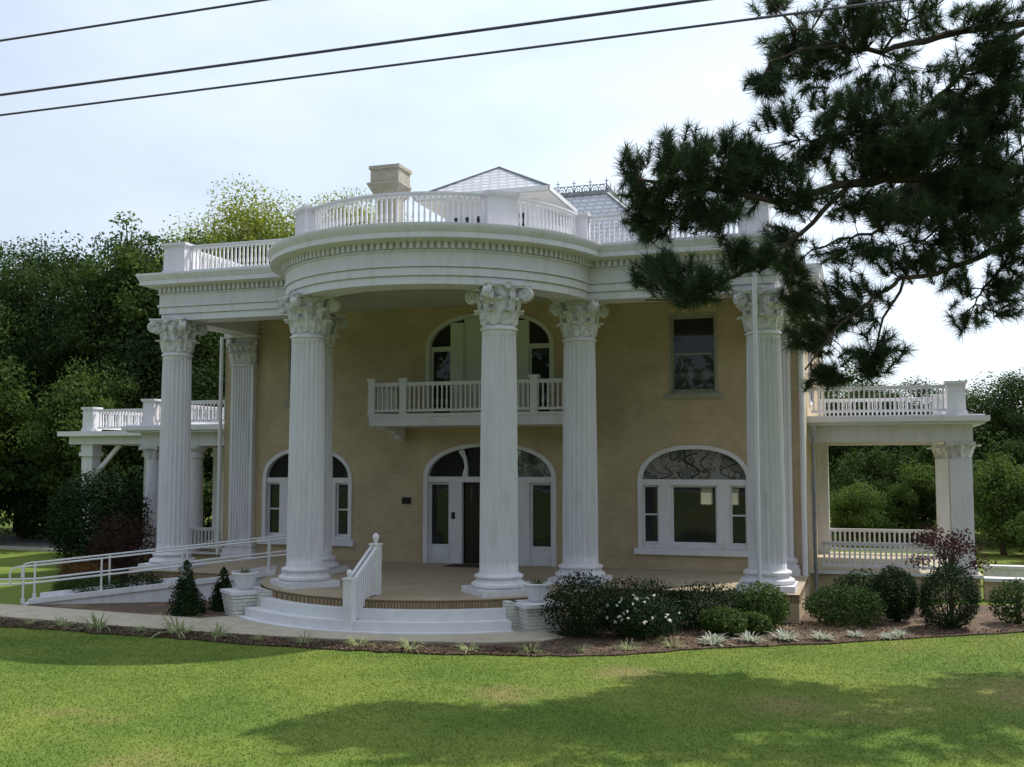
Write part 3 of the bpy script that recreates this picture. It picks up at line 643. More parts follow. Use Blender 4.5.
def tri_window(cx, arched_mat, name='arched_window'):
    w_, z0, zs, rise = 1.55, 1.25, 3.08, 1.0
    f = MB(); band(f, arch(w_, z0, zs, rise, 24, cx), arch(w_-.12, z0, zs, rise-.11, 24, cx), YW-.03, YW+.2)
    f.box(cx-w_+.12, cx+w_-.12, YW+.02, YW+.2, zs-.10, zs+.06); f.box(cx-w_+.12, cx+w_-.12, YW+.05, YW+.2, z0, z0+.10)
    for s in (-1, 1): f.box(cx+s*.80-.17, cx+s*.80+.17, YW+.03, YW+.2, z0+.1, zs-.1)
    o = f.build(name, M['white'], house)
    sash(o, cx-w_+.12, cx-.97, z0+.1, zs-.1); sash(o, cx+.97, cx+w_-.12, z0+.1, zs-.1); sash(o, cx-.63, cx+.63, z0+.1, zs-.1, False)
    p = MB(); pane_face(p, fan_pane(cx, w_-.12, zs+.06, rise-.17, cx-w_+.13, cx+w_-.13)[::-1], YW+.14); p.build('fanlight', arched_mat, o)
    s = MB(); s.box(cx-w_-.10, cx+w_+.10, YW-.12, YW+.1, z0-.17, z0-.002); s.build('sill', M['old'] if False else M['trim'], o)
    if arched_mat is M['art']:
        l = MB()
        for k, (a, b_) in enumerate(((-.95, .35), (.12, .62), (.75, .4))):
            l.tube([(cx+a+.28*math.sin(t*5+k)*(1-.5*t)+.35*t, YW+.135, zs+.08+t*b_*1.1) for t in np.linspace(0, 1, 16)], .014, 5)
        l.tube([(cx-.1+.42*math.sin(t*6.3)*(.3+t*.6)+.18*t, YW+.135, zs+.07+.72*t) for t in np.linspace(0, 1, 22)], .018, 5)
        l.build('leading', M['black'], o)
    return o
tri_window(5.96, M['art']); tri_window(-5.96, M['glass'])
# entrance
zs = 3.12
f = MB(); band(f, arch(2.05, ZF, zs, 1.06), arch(1.92, ZF, zs, .95), YW-.04, YW+.2)
f.box(-1.92, 1.92, YW+.02, YW+.2, zs-.09, zs+.07)
for s in (-1, 1): f.box(s*1.04-.19, s*1.04+.19, YW+.03, YW+.2, ZF, zs-.09)
ent = f.build('entrance', M['white'], house)
for s in (-1, 1):
    x0, x1 = sorted((s*1.23, s*1.92)); sash(ent, x0, x1, 1.10, zs-.09, False, fr=.075)
    p = MB(); p.box(x0, x1, YW+.10, YW+.2, ZF, 1.098); p.box(x0+.07, x1-.07, YW+.085, YW+.098, .74, 1.02); p.build('panel', M['trim'], ent)
for k, (xa, xb) in enumerate(((-1.91, -.86), (-.70, .70), (.86, 1.91))):
    p = MB(); pane_face(p, fan_pane(0, 1.92, zs+.07, .88, xa, xb)[::-1], YW+.14); p.build('fanlight', M['art'] if k == 2 else M['glass'], ent)
for s in (-1, 1):
    p = MB(); p.tube([(s*.78, YW+.13, zs+.07), (s*.74, YW+.13, zs+.35), (s*.78, YW+.13, zs+.6), (s*.9, YW+.13, zs+.84)], [.10, .06, .06, .10], 8); p.build('mullion', M['trim'], ent)
d = MB(); d.box(-.80, -.10, YW+.17, YW+.22, ZF+.01, zs-.1); d.box(-.08, .80, YW+.17, YW+.22, ZF+.01, zs-.1); do = d.build('door', M['dark'], ent); do['label'] = 'dark wooden front door'
d = MB(); pane_face(d, [(-.62, 2.45), (-.42, 2.45), (-.42, 2.9), (-.62, 2.9)], YW+.163); pane_face(d, [(.2, 1.5), (.6, 1.5), (.6, 2.9), (.2, 2.9)], YW+.163); d.build('door_pane', M['glass'], ent)
d = MB(); d.box(-1.16, -1.06, YW-.0, YW+.028, 1.95, 2.15); d.build('intercom', M['black'], ent)
# upper arch behind the balcony
zs = 6.98
f = MB(); band(f, arch(2.0, 5.0, zs, 1.06), arch(1.87, 5.0, zs, .95), YW-.04, YW+.2)
for s in (-1, 1): f.box(s*1.02-.2, s*1.02+.2, YW+.03, YW+.2, 5.0, zs+.78)
up = f.build('balcony_doorway', M['pale'], house)
for s in (-1, 1):
    x0, x1 = sorted((s*1.22, s*1.87)); sash(up, x0, x1, 5.0, zs, False); f = MB(); f.box(x0, x1, YW+.06, YW+.2, zs, zs+.08); f.build('transom', M['pale'], up)
    p = MB(); pane_face(p, fan_pane(0, 1.87, zs+.08, .87, x0+.005, x1-.005)[::-1], YW+.14); p.build('pane', M['glass'], up)
p = MB(); plate(p, [(-.82, 5.0)] + fan_pane(0, 1.87, zs+.0, .95, -.82, .82)[1:-1] + [(.82, 5.0)], YW+.12, YW+.18); p.build('door', M['pale'], up)
p = MB(); p.box(-.72, -.10, YW+.10, YW+.118, 5.9, 7.5); p.box(.10, .72, YW+.10, YW+.118, 5.9, 7.5); p.build('door_panel', M['pale'], up)
for s in (-1, 1):
    cx = s*5.99; f = MB(); z0, z1 = 5.5, 7.75
    for a, b_ in ((cx-.69, cx-.605), (cx+.605, cx+.69)): f.box(a, b_, YW-.012, YW+.2, z0, z1)
    f.box(cx-.605, cx+.605, YW-.010, YW+.2, z1-.09, z1); f.box(cx-.605, cx+.605, YW+.03, YW+.2, z0, z0+.06)
    o = f.build('window', M['taupe'], house); sash(o, cx-.605, cx+.605, z0+.06, z1-.09, mat='taupe')
    q = MB(); q.box(cx-.80, cx+.80, YW-.08, YW+.1, z0-.13, z0-.002); q.build('sill', M['taupe'], o)
    q = MB(); q.box(cx-.56, cx+.56, YW+.24, YW+.25, z0+.1, z0+1.16); b = q.build('roller_blind', M['shade'], o)
    q = MB(); q.box(cx-.56, cx+.56, YW+.225, YW+.236, z0+.40, z0+.60); q.build('blind_hem', M['trim'], o)
for X, s in ((HX, 1), (-HX, -1)):
    for y in (4.4, 12):
        for z0, z1 in ((1.3, 3.2), (5.4, 7.3)):
            f = MB(); f.box(min(X, X+s*.05), max(X, X+s*.05), y-.65, y+.65, z0-.1, z1+.1); o = f.build('window', M['trim'], house)
            p = MB(); p.box(min(X+s*.052, X+s*.06), max(X+s*.052, X+s*.06), y-.55, y+.55, z0, z1); p.build('pane', M['black'], o)

# -- balcony
YB, BW = -.36, 3.0
m = MB(); m.box(-BW, BW, YB-.06, YW-.003, 4.64, 4.90); m.box(-BW-.04, BW+.04, YB-.10, YW-.003, 4.90, 4.98); bal = m.build('balcony', M['white'], house)
o = rail_run((-BW+.05, YB), (BW-.05, YB), 4.98, 5.87, bal, M['trim'], name='balustrade', step=.14, foot=.06, posts=(0.006, .172, .828, .994), post_w=.2, post_top=.12)
for s in (-1, 1): rail_run((s*(BW-.05), YB+.1), (s*(BW-.05), YW-.02), 4.98, 5.87, bal, M['trim'], step=.14, foot=.06)
for s in (-1, 1):
    for x in (2.65,):
        b = MB(); pr_ = [(YW-.004, 4.64), (YB+.25, 4.64), (YB+.25, 4.57), (YB+.55, 4.53), (YB+.9, 4.53), (YB+1.0, 4.45), (YB+1.3, 4.42), (YB+1.4, 4.32), (YW-.12, 4.28), (YW-.004, 4.22)]
        n = len(pr_); x0, x1 = sorted((s*x, s*(x+.22))); b.add([(x0, y, z-.002) for y, z in pr_] + [(x1, y, z-.002) for y, z in pr_], [tuple(range(n)), tuple(range(n, 2*n))[::-1]] + [(i, (i+1) % n, n+(i+1) % n, n+i) for i in range(n)])
        b.build('bracket', M['white'], bal)

# -- downspouts
def pipe(pts, r=.055, mat=None): m = MB(); m.tube(pts, r, 10); return m.build('downspout', mat or M['trim'], house, smooth=True)
pipe([(8.08, -2.96, .2), (8.08, -2.96, 8.4), (8.08, -2.75, 8.56)], .05, M['white'])
pipe([(-4.12, -2.75, 8.5), (-4.12, -2.62, 7.4), (-4.10, -2.60, 6.75), (-3.85, -2.35, 6.45), (-3.72, -2.66, 6.2)], .05)
pipe([(-9.02, 1.25, .7), (-9.02, 1.25, 7.62)], .06); pipe([(8.88, 1.26, .05), (8.88, 1.26, 7.62)], .075)
pipe([(9.12, 1.9, .05), (9.12, 1.9, 4.6)], .05, M['iron'])  # grey pipe standing in for the dark gap at the porch corner

# -- side porches
def side_porch(s, round_cols):
    X1 = 13.15; Y0, Y1 = 2.65, 9.1; P = []
    def bx(mb, xa, xb, *r): mb.box(min(s*xa, s*xb), max(s*xa, s*xb), *r)
    f = MB(); bx(f, HX+.002, X1+.1, Y0, Y1, -.1, .56); o = f.build('side_porch', M['tan'], house); o['label'] = 'right side porch' if s > 0 else 'left side porch'
    g = MB(); bx(g, HX+.003, X1+.16, Y0-.06, Y1+.05, .56, ZF); g.build('floor', M['floor'] if s < 0 else M['walk'], o)
    e = MB(); bx(e, HX+.003, X1+.17, Y0-.09, Y0-.062, .575, ZF+.003); e.build('floor_edge', M['trim'], o)
    zb = 4.17; e = MB()
    bx(e, HX+.003, X1+.04, Y0+.12, Y0+.82, zb, 4.62); bx(e, HX+.003, X1+.04, Y1-.85, Y1-.15, zb, 4.62); bx(e, X1-.68, X1+.042, Y0+.822, Y1-.852, zb+.003, 4.62)
    e.build('beam', M['white'], o)
    e = MB(); bx(e, HX+.003, X1+.30, Y0-.30, Y1+.2, 4.622, 4.70); bx(e, HX+.003, X1+.42, Y0-.42, Y1+.3, 4.70, 4.84); bx(e, HX+.003, X1+.30, Y0-.30, Y1+.2, 4.84, 4.88); e.build('roof', M['white'], o)
    cs = [(12.88, Y0+.48), (12.88, Y1-.52)]
    for x, y in cs:
        c_ = MB()
        if round_cols:
            c_.lathe([(.30, ZF+.2), (.29, 2), (.25, 3.72)], 24, (s*x, y)); c_.lathe([(.42, ZF+.005), (.42, ZF+.08), (.36, ZF+.1), (.37, ZF+.16), (.31, ZF+.2)], 24, (s*x, y))
        else:
            bx(c_, x-.28, x+.28, y-.28, y+.28, ZF+.003, 3.72); bx(c_, x-.34, x+.34, y-.34, y+.34, ZF+.002, ZF+.22)
        p = c_.build('pier', M['white'], o, smooth=round_cols)
        k = MB(); k.lathe([(.26, 3.721), (.28, 3.95), (.36, 4.06)], 12, (s*x, y))
        base_v = None
        for i in range(8):
            a = i*PI/4; lf = MB(); leaf(lf, a, .25, 3.73, .2, .36, .10); k.add([(v[0]+s*x, v[1]+y, v[2]) for v in lf.v], lf.f)
        bx(k, x-.37, x+.37, y-.37, y+.37, 4.07, 4.166); k.build('capital', M['old'], o)
    k = MB(); bx(k, HX+.003, HX+.36, Y1-.8, Y1-.24, ZF+.003, zb-.002); k.build('pilaster', M['white'], o)
    rail_run((s*(HX+.3), Y0+.15), (s*12.6, Y0+.15), ZF+.003, 1.44, o, M['trim'], name='railing', step=.13, turned=False, bw=.05, rail_w=.1)
    rail_run((s*(HX+.3), Y1-.5), (s*12.6, Y1-.5), ZF+.003, 1.46, o, M['trim'], name='railing', step=.15, turned=False, bw=.06, rail_w=.1)
    zt, z0 = 5.70, 4.885
    rail_run((s*(HX+.1), Y0+.2), (s*12.55, Y0+.2), z0, zt, o, M['trim'], step=.13); rail_run((s*12.83, Y0+.45), (s*12.83, Y1-.7), z0, zt, o, M['trim'], step=.13); rail_run((s*(HX+.1), Y1-.45), (s*12.55, Y1-.45), z0, zt, o, M['trim'], step=.13)
    for y in (Y0+.2, Y1-.45):
        p = pedestal((s*12.8, y), 0, .21, .21, z0, zt+.08, o)
    return o
rp_ = side_porch(1, False); lp_ = side_porch(-1, True)
c_ = MB(); c_.lathe([(.42, ZF+.005), (.42, ZF+.08), (.36, ZF+.1), (.37, ZF+.16), (.30, ZF+.2), (.29, 2), (.25, 3.72), (.29, 3.75), (.28, 3.95), (.40, 4.08), (.40, 4.166)], 24, (-11.2, 3.1)); c_.build('pier', M['white'], lp_, smooth=True)
# terrace to the right of the right porch
t = MB(); t.box(13.335, 19, 2.62, 2.95, -.1, .50); tr = t.build('terrace_wall', M['tan'], house)
e = MB(); e.box(13.34, 19.02, 2.54, 3.03, .50, .59); e.build('coping', M['trim'], tr)
e = MB(); e.box(13.7, 14.75, 6.2, 6.5, 0, .52); e.box(13.65, 14.8, 6.15, 6.55, .52, .60); e.build('low_wall', M['white'], tr)
# carriage porch at the far left
g = MB(); g.box(-18.25, -13.25, 5.15, 9.6, 4.30, 4.60); pc = g.build('carriage_porch', M['white'], house); pc['label'] = 'carriage porch at the far left'
g = MB(); g.box(-18.55, -13.62, 4.85, 9.9, 4.602, 4.78); g.build('roof', M['trim'], pc)
for x, y in ((-17.5, 5.5), (-17.5, 9.2), (-14.2, 9.2)):
    g = MB(); g.box(x-.24, x+.24, y-.24, y+.24, 0, 3.85); g.box(x-.31, x+.31, y-.31, y+.31, 3.85, 4.0); g.box(x-.26, x+.26, y-.26, y+.26, 4.0, 4.298); g.build('pier', M['white'], pc)
g = MB(); g.bar((-17.25, 5.5, 3.2), (-16.2, 5.5, 4.28), .12, .14); g.build('brace', M['white'], pc)
rail_run((-17.1, 5.35), (-13.4, 5.35), 4.785, 5.62, pc, M['trim'], step=.14); rail_run((-17.4, 5.65), (-17.4, 9.3), 4.785, 5.62, pc, M['trim'], step=.14)
pedestal((-17.4, 5.35), 0, .21, .21, 4.785, 5.70, pc)

# ------------------------------------------------------------------ ramp, stair rail, planters, small things
rampo = tag(empty('wheelchair_ramp'), 'white wheelchair ramp with double pipe rails leading up to the porch', 'ramp')
P0, P1 = Vector((-9.85, -6.05, .04)), Vector((-4.42, -3.0, ZF-.006)); RW = 1.25
dv = P1 - P0; dh = Vector((dv.x, dv.y, 0)).normalized(); nv = Vector((-dh.y, dh.x, 0))
m = MB(); q = [P0, P1, P1 + nv*RW, P0 + nv*RW]; lo = [Vector((p.x, p.y, -.1)) for p in q]
m.add(q + lo, [(0, 1, 2, 3), (7, 6, 5, 4)] + [(i, (i+1) % 4, 4+(i+1) % 4, 4+i)[::-1] for i in range(4)]); m.build('ramp_slab', M['white'], rampo)
for off in (0, RW):
    a, b = P0 + nv*off + dh*.15, P1 + nv*off; m = MB(); m.bar(a + Vector((0, 0, .06)), b + Vector((0, 0, .06)), .12, .13); m.build('kerb', M['white'], rampo)
def pipe_rail(off):
    m = MB(); at_ = lambda t, h: P0 + nv*off + dv*t + Vector((0, 0, h))
    e0 = at_(0, 0) - dh*.32; H1, H2 = .93, .50
    m.tube([at_(.0, H2) - dh*.30, e0 + Vector((0, 0, .55)), e0 + Vector((0, 0, .82)), e0 + Vector((0, 0, .90)) + dh*.08, at_(0, H1) - dh*.1, at_(.03, H1), at_(.97, H1), at_(1.06, H1)], .024, 8)
    m.tube([at_(0, H2) - dh*1.9, at_(0, H2) - dh*.3, at_(.02, H2), at_(1.06, H2)], .024, 8); m.tube([at_(0, H2) - dh*1.9, at_(0, 0) - dh*1.9 + Vector((0, 0, -.05))], .024, 8)
    o = m.build('handrail', M['trim'], rampo, smooth=True)
    for t in (.0, .30, .62, .97):
        p = MB(); a = at_(t, 0); p.tube([a + Vector((0, 0, .0)), a + Vector((0, 0, H1))], .026, 8); p.tube([a + Vector((0, 0, .002)), a + Vector((0, 0, .13))], .05, 8); p.build('post', M['trim'], o, smooth=True)
pipe_rail(.04); pipe_rail(RW-.04)

sr = tag(empty('stair_railing', (-.05, -7.35, .035)), 'white wooden stair railing sloping up the middle of the curved steps', 'railing')
b0, b1 = Vector((0, 0, .96)), Vector((0, 1.25, 1.66))
m = MB(); m.box(-.10, .10, -.10, .10, 0, 1.08); m.box(-.12, .12, -.12, .12, 1.08, 1.12); p = m.build('newel_post', M['trim'], sr)
m = MB(); m.lathe([(.03, 1.12), (.035, 1.15), (.06, 1.19), (.065, 1.22), (.05, 1.27), (.012, 1.30)], 16); m.build('finial', M['trim'], p, smooth=True)
m = MB(); m.box(-.10, .10, 1.18, 1.38, .61, 1.72); m.box(-.12, .12, 1.16, 1.40, 1.72, 1.76); p = m.build('newel_post', M['trim'], sr)
m = MB(); m.lathe([(.04, 1.76), (.035, 1.80), (.07, 1.86), (.075, 1.90), (.06, 1.95), (.012, 1.99)], 16, (0, 1.28)); m.build('finial', M['trim'], p, smooth=True)
for s in (-1, 1):
    m = MB(); m.bar((s*.065, .08, 1.04), (s*.065, 1.2, 1.66), .06, .09); m.build('rail', M['trim'], sr)
    for i in range(11):
        y = .15 + 1.0*i/10; m = MB(); zt = 1.0 + .62*(y-.08)/1.12; zb_ = .06 if y < .2 else (.22 if y < .5 else (.43 if y < .8 else .62)); m.box(s*.065-.018, s*.065+.018, y-.040, y+.040, zb_+.02, zt+.03); m.build('baluster', M['trim'], sr)

def planter(s):
    st_ = tag(empty('brick_pedestal', (s*3.62, -5.72, 0), R(s*40)), ('white painted brick pedestal at the left end of the curved steps' if s < 0 else 'white painted brick pedestal at the right end of the curved steps, beside dark bushes'), 'pedestal', 'brick pedestals beside the steps')
    m = MB(); k = .46
    if s < 0:
        for i in range(6): e_ = .36 + .014*i; m.obox((0, 0), (1, 0), (0, 1), e_, e_, .0 + .087*i, .087*(i+1)-.012); m.obox((0, 0), (1, 0), (0, 1), e_-.012, e_-.012, .087*(i+1)-.012, .087*(i+1))
    else:
        for i in range(6): m.obox((0, 0), (1, 0), (0, 1), .385, .385, .087*i, .087*(i+1)-.012); m.obox((0, 0), (1, 0), (0, 1), .375, .375, .087*(i+1)-.012, .087*(i+1))
    m.build('brick_body', M['wbrick'], st_)
    m = MB(); m.obox((0, 0), (1, 0), (0, 1), k, k, .522, .60); m.build('cap_slab', M['white'], st_)
    u = tag(empty('urn', (s*3.62, -5.72, .602), R(s*25)), ('white urn planter standing on the left brick pedestal by the ramp' if s < 0 else 'white urn planter standing on the right brick pedestal, in front of the tall columns'), 'urn', 'urn planters')
    m = MB(); m.lathe([(.13, .0), (.15, .02), (.17, .05), (.20, .12), (.24, .22), (.265, .31), (.275, .345), (.31, .36), (.32, .39), (.31, .41), (.28, .41), (.265, .37), (.26, .35)], 32); m.build('bowl', M['white'], u, smooth=True)
    m = MB(); m.lathe([(.255, .34), (.255, .352)], 24); m.build('soil', M['soil'], u)
    rb = MB()
    for i in range(16):
        a = 2*PI*i/16; rb.tube([(math.cos(a)*r_, math.sin(a)*r_, z) for r_, z in ((.17, .06), (.215, .15), (.255, .26), (.27, .32))], .016, 5)
    rb.build('ribs', M['white'], u, smooth=True)
    rng = np.random.default_rng(40+s)
    t = tag(empty('potted_plant', (s*3.62, -5.72, .95)), ('small green plant sprouting from the left white urn' if s < 0 else 'small drooping plant sprouting from the right white urn'), 'plant', 'plants in the urns')
    blades('foliage', rng, 80, .2, .30, .014, M['mid'], t); sm = MB(); sm.tube([(0, 0, 0), (.01, 0, .1)], .012, 5); sm.build('stem', M['bark'], t)

def blade_mesh(name, rng, n, spread, ln, w_, mat, droop=.5):
    V = []; F = []
    for i in range(n):
        a = rng.random()*2*PI; el = R(25 + 60*rng.random()); L = ln*(.6+.6*rng.random()); r0 = spread*math.sqrt(rng.random())*.5
        p = np.array([math.cos(a)*r0, math.sin(a)*r0, 0.]); d = np.array([math.cos(a)*math.cos(el), math.sin(a)*math.cos(el), math.sin(el)]); sd_ = np.array([-math.sin(a), math.cos(a), 0])
        k0 = len(V)
        for j, t in enumerate((0, .35, .7, 1)):
            c = p + d*L*t + np.array([math.cos(a), math.sin(a), 0])*L*.25*t*t - np.array([0, 0, 1])*L*droop*t**2.5
            ww = w_*(1, .95, .7, .12)[j]; V += [c - sd_*ww/2, c + sd_*ww/2]
        F += [(k0+2*j, k0+2*j+1, k0+2*j+3, k0+2*j+2) for j in range(3)]
    return tri_mesh(name, np.array(V), np.array(F), mat)
def blades(name, rng, n, spread, ln, w_, mat, parent, droop=.5):
    return link(name, blade_mesh(name, rng, n, spread, ln, w_, mat, droop), parent)
planter(-1); planter(1)
m = MB(); m.box(-2.74, -2.45, YW-.03, YW-.002, 2.37, 2.57); pq = tag(m.build('wall_plaque', M['bronze']), 'small dark bronze plaque on the tan wall left of the entrance', 'plaque')
m = MB(); m.box(-2.715, -2.475, YW-.036, YW-.031, 2.395, 2.545); m.build('plaque_face', M['black'], pq)
m = MB(); m.box(-1.0, .5, YW-.95, YW-.12, ZF+.002, ZF+.018); tag(m.build('doormat', M['mat']), 'dark doormat on the porch floor in front of the entrance', 'doormat')

# ------------------------------------------------------------------ shrubs and bed plants
def blob(rng, n, rx, ry, rz, lumps=9, shell=.55):
    """points spread through a lumpy rounded bush, with outward directions"""
    d = rng.normal(size=(n, 3)); d /= np.linalg.norm(d, axis=1, keepdims=True)
    L = rng.normal(size=(lumps, 3)); L /= np.linalg.norm(L, axis=1, keepdims=True); amp = rng.uniform(-.26, .30, lumps)
    k = 1 + (np.exp(-((d[:, None, :]-L[None])**2).sum(2)*3.2)*amp).sum(1)
    r = (shell + (1-shell)*rng.random(n)**.6)*k*(1 + .05*rng.normal(size=n))
    P = d*r[:, None]*np.array([rx, ry, rz]); return P, d
def shrub(kind, x, y, rx, h, mat, label, n=3800, leafsz=.07, seed=1, group=None, cat='shrub', ry=None, low=.0, flowers=0, shell=.5):
    rng = np.random.default_rng(seed); o = tag(empty(kind, (x, y, .01)), label, cat, group)
    P, d = blob(rng, n, rx, ry or rx*.85, h*.56, shell=shell); P[:, 2] += h*.5 + low; k = P[:, 2] > .03; P, d = P[k], d[k]
    link('foliage', leaves('foliage', P, leafsz, mat, rng, d), o)
    m = MB()
    for i in range(7):
        a = rng.random()*2*PI; e_ = rng.random()*.7; m.tube([(.05*math.cos(a), .05*math.sin(a), 0), (rx*.35*e_*math.cos(a), rx*.35*e_*math.sin(a), h*.35), (rx*.7*e_*math.cos(a+.3), rx*.7*e_*math.sin(a+.3), h*.75)], [.022, .016, .006], 5)
    m.build('stem', M['bark'], o)
    if flowers:
        dd = rng.normal(size=(flowers, 3)); dd[:, 1] = -abs(dd[:, 1]); dd[:, 2] = abs(dd[:, 2])*.8; dd /= np.linalg.norm(dd, axis=1, keepdims=True)
        Q = dd*np.array([rx, rx*.85, h*.56])*1.02; Q[:, 2] += h*.5; Q = np.repeat(Q, 6, 0) + rng.normal(size=(flowers*6, 3))*.013
        link('blossoms', leaves('blossoms', Q, .05, M['petal'], rng, None), o)
    return o
shrub('shrub', 4.75, -6.4, .74, 1.25, M['shrub'], 'tall dark green bush beside the right brick pedestal, with an uneven top', 5200, .06, 1)
shrub('shrub', 5.75, -4.9, 1.1, 1.0, M['shrub'], 'wide dark bush against the porch edge behind the white flowering one', 5200, .06, 2)
shrub('flowering_shrub', 6.0, -6.25, .85, .85, M['shrub'], 'low dark bush dotted with white blossoms in front of the porch', 5200, .06, 3, flowers=34)
shrub('shrub', 7.1, -4.5, 1.0, .95, M['shrub'], 'dark rounded bush right of the white flowering bush, under the porch edge', 4600, .06, 4)
shrub('shrub', 7.55, -5.25, .48, .55, M['shrub2'], 'small bright green leafy bush in front of the right corner column', 2200, .075, 5)
shrub('shrub', 8.25, -4.1, .6, .95, M['shrub2'], 'upright sunlit green bush below the right corner column base', 2600, .08, 6)
shrub('shrub', 8.15, -4.85, .38, .42, M['shrub2'], 'lowest sunlit green bush at the mulch edge below the right corner column', 1500, .07, 16)
shrub('shrub', 9.95, -2.9, .85, .82, M['holly'], 'wide bright topped bush right of the corner downspout', 4800, .065, 7)
shrub('shrub', 10.3, -1.4, .8, 1.0, M['shrub'], 'dark bush standing close to the right porch foundation wall', 3600, .065, 17)
shrub('globe_shrub', 11.05, -2.1, .52, 1.15, M['shrub'], 'smaller dark clipped globe bush below the right porch railing', 7000, .05, 8, group='globe bushes', low=.08, shell=.7)
shrub('globe_shrub', 12.1, -2.75, .62, 1.2, M['shrub'], 'larger dark clipped globe bush under the maroon tree', 9000, .05, 9, group='globe bushes', low=.08, shell=.7)
shrub('shrub', 13.6, -1.6, .62, .95, M['holly'], 'loose dim bush at the right edge of the bed by the terrace wall', 2200, .07, 10)
# cone shaped evergreens left of the steps
for x, y, r_, h, sd_, lb in ((-4.95, -6.15, .52, 1.25, 11, 'dark cone shaped evergreen beside the walkway left of the urn'), (-4.55, -5.2, .42, 1.0, 12, 'smaller dark evergreen behind the left brick pedestal')):
    rng = np.random.default_rng(sd_); o = tag(empty('evergreen_shrub', (x, y, .01)), lb, 'shrub'); n = 5000
    t = rng.random(n)**1.35; a = rng.random(n)*2*PI; q = rng.integers(0, 4, n)          # several uneven leaders
    ox = np.array([0, -.34, .30, .12])[q]*r_; oy = np.array([0, .1, -.2, .35])[q]*r_; hs = np.array([1, .62, .74, .5])[q]; rs = np.array([.8, .62, .6, .7])[q]
    rr = r_*rs*(1-t)**.65*(.3+.7*rng.random(n)**.5)*(1+.25*np.sin(a*3+t*5+q)+.12*rng.normal(size=n))
    P = np.stack([ox + np.cos(a)*rr, oy + np.sin(a)*rr, t*h*hs+.03], 1); link('foliage', leaves('foliage', P, .06, M['shrub'], rng, np.stack([np.cos(a), np.sin(a), 0*a+.3], 1)), o)
    m = MB(); m.tube([(0, 0, 0), (0, 0, h*.9)], [.035, .008], 6); m.build('stem', M['bark'], o)
# left side hedge, behind the ramp
for i, (x, y, r_, h, mt, lb) in enumerate(((-6.6, -3.75-.0, .5, .5, 'shrub', 'low dark bush behind the upper end of the ramp'), (-8.0, -3.9, .7, .62, 'shrub', 'low dark bush behind the ramp below the left corner column'), (-9.3, -4.1, .75, .6, 'holly', 'low light green bush behind the lower end of the ramp'),
        (-10.6, -2.6, .8, .7, 'rust', 'low rusty tipped bush left of the porch corner'), (-10.2, -3.9, .5, .45, 'mid', 'smallest light green tuft bush beside the foot of the ramp'))):
    shrub('shrub', x, y, r_, h, M[mt], lb, 2600, .06, 20+i)
shrub('shrub', -13.5, 1.2, 1.9, 3.3, M['shrub'], 'big round dark green bush hiding the left side porch', 20000, .10, 31, ry=1.2)
shrub('red_shrub', -10.9, -.9, 1.0, 1.9, M['red'], 'reddish brown bush in front of the big round green bush', 3600, .08, 32)
shrub('shrub', -11.9, -1.6, .7, .8, M['rust'], 'rusty brown low bush left of the reddish one', 2200, .07, 33)
# small maroon tree
o = tag(empty('maroon_tree', (12.3, -.4, 0)), 'small maroon leaved tree in front of the right porch', 'tree'); rng = np.random.default_rng(50)
m = MB(); m.tube([(0, 0, 0), (.03, 0, .6), (0, .02, 1.1)], [.05, .04, .03], 7); tips = []
for i in range(16):
    a = rng.random()*2*PI; r_ = .25+.5*rng.random(); z = 1.25+.7*rng.random(); p = (r_*1.15*math.cos(a), r_*math.sin(a), z); tips.append(p); m.tube([(0, 0, .75+.3*rng.random()), (p[0]*.5, p[1]*.5, z*.88), p], [.022, .014, .005], 5)
m.build('trunk', M['bark'], o); T = np.array(tips); P = np.repeat(T, 120, 0) + rng.normal(size=(len(T)*120, 3))*np.array([.15, .15, .09]); link('crown', leaves('crown', P, .07, M['red'], rng, None, up=.6), o)

# border plants
rng = np.random.default_rng(60); proto = [blade_mesh('foliage', np.random.default_rng(60+i), 46, .16, .36, .018, M['lir'], .55) for i in range(3)]
crown_ = MB(); crown_.lathe([(.05, -.02), (.06, .02), (.02, .05)], 8); cm = crown_.mesh('stem', M['bark'])
for i, (x, y) in enumerate([(-9.6, -8.45), (-8.5, -8.45), (-7.3, -8.55), (-6.35, -8.6), (-5.4, -8.65), (-4.35, -8.68), (-3.3, -8.75), (-2.3, -8.8), (-1.35, -8.85), (-.25, -8.9), (.9, -8.85), (2.0, -8.85), (3.15, -8.7), (4.3, -8.4), (5.2, -8.05), (6.0, -7.6), (6.75, -7.0)]):
    t = tag(empty('border_grass', (x, y, .012), rng.random()*6), 'variegated grass clump in the mulch strip along the lawn edge', 'grass clump', 'grass clumps along the lawn edge')
    k = 1.9 if i in (4, 6) else .7+.75*rng.random(); t.scale = (k*(.8+.4*rng.random()), k, k*(.8+.4*rng.random()))
    link('foliage', proto[i % 3], t); link('stem', cm, t)
dm = []
for q in range(2):
    rg = np.random.default_rng(80+q); dm.append(blade_mesh('foliage', rg, 60, .22, .34, .045, M['dusty'], .35))
for i, (x, y) in enumerate([(7.5, -6.5), (8.15, -5.95), (8.8, -5.5), (9.5, -5.25), (10.15, -4.65), (10.75, -4.7), (11.0, -4.35)]):
    t = tag(empty('dusty_miller', (x, y, .012), rng.random()*6), 'small silvery white leaved plant along the sunny lawn edge', 'bedding plant', 'silvery bedding plants'); k = .55+.5*rng.random(); t.scale = (k, k, k)
    link('foliage', dm[i % 2], t); link('stem', cm, t)

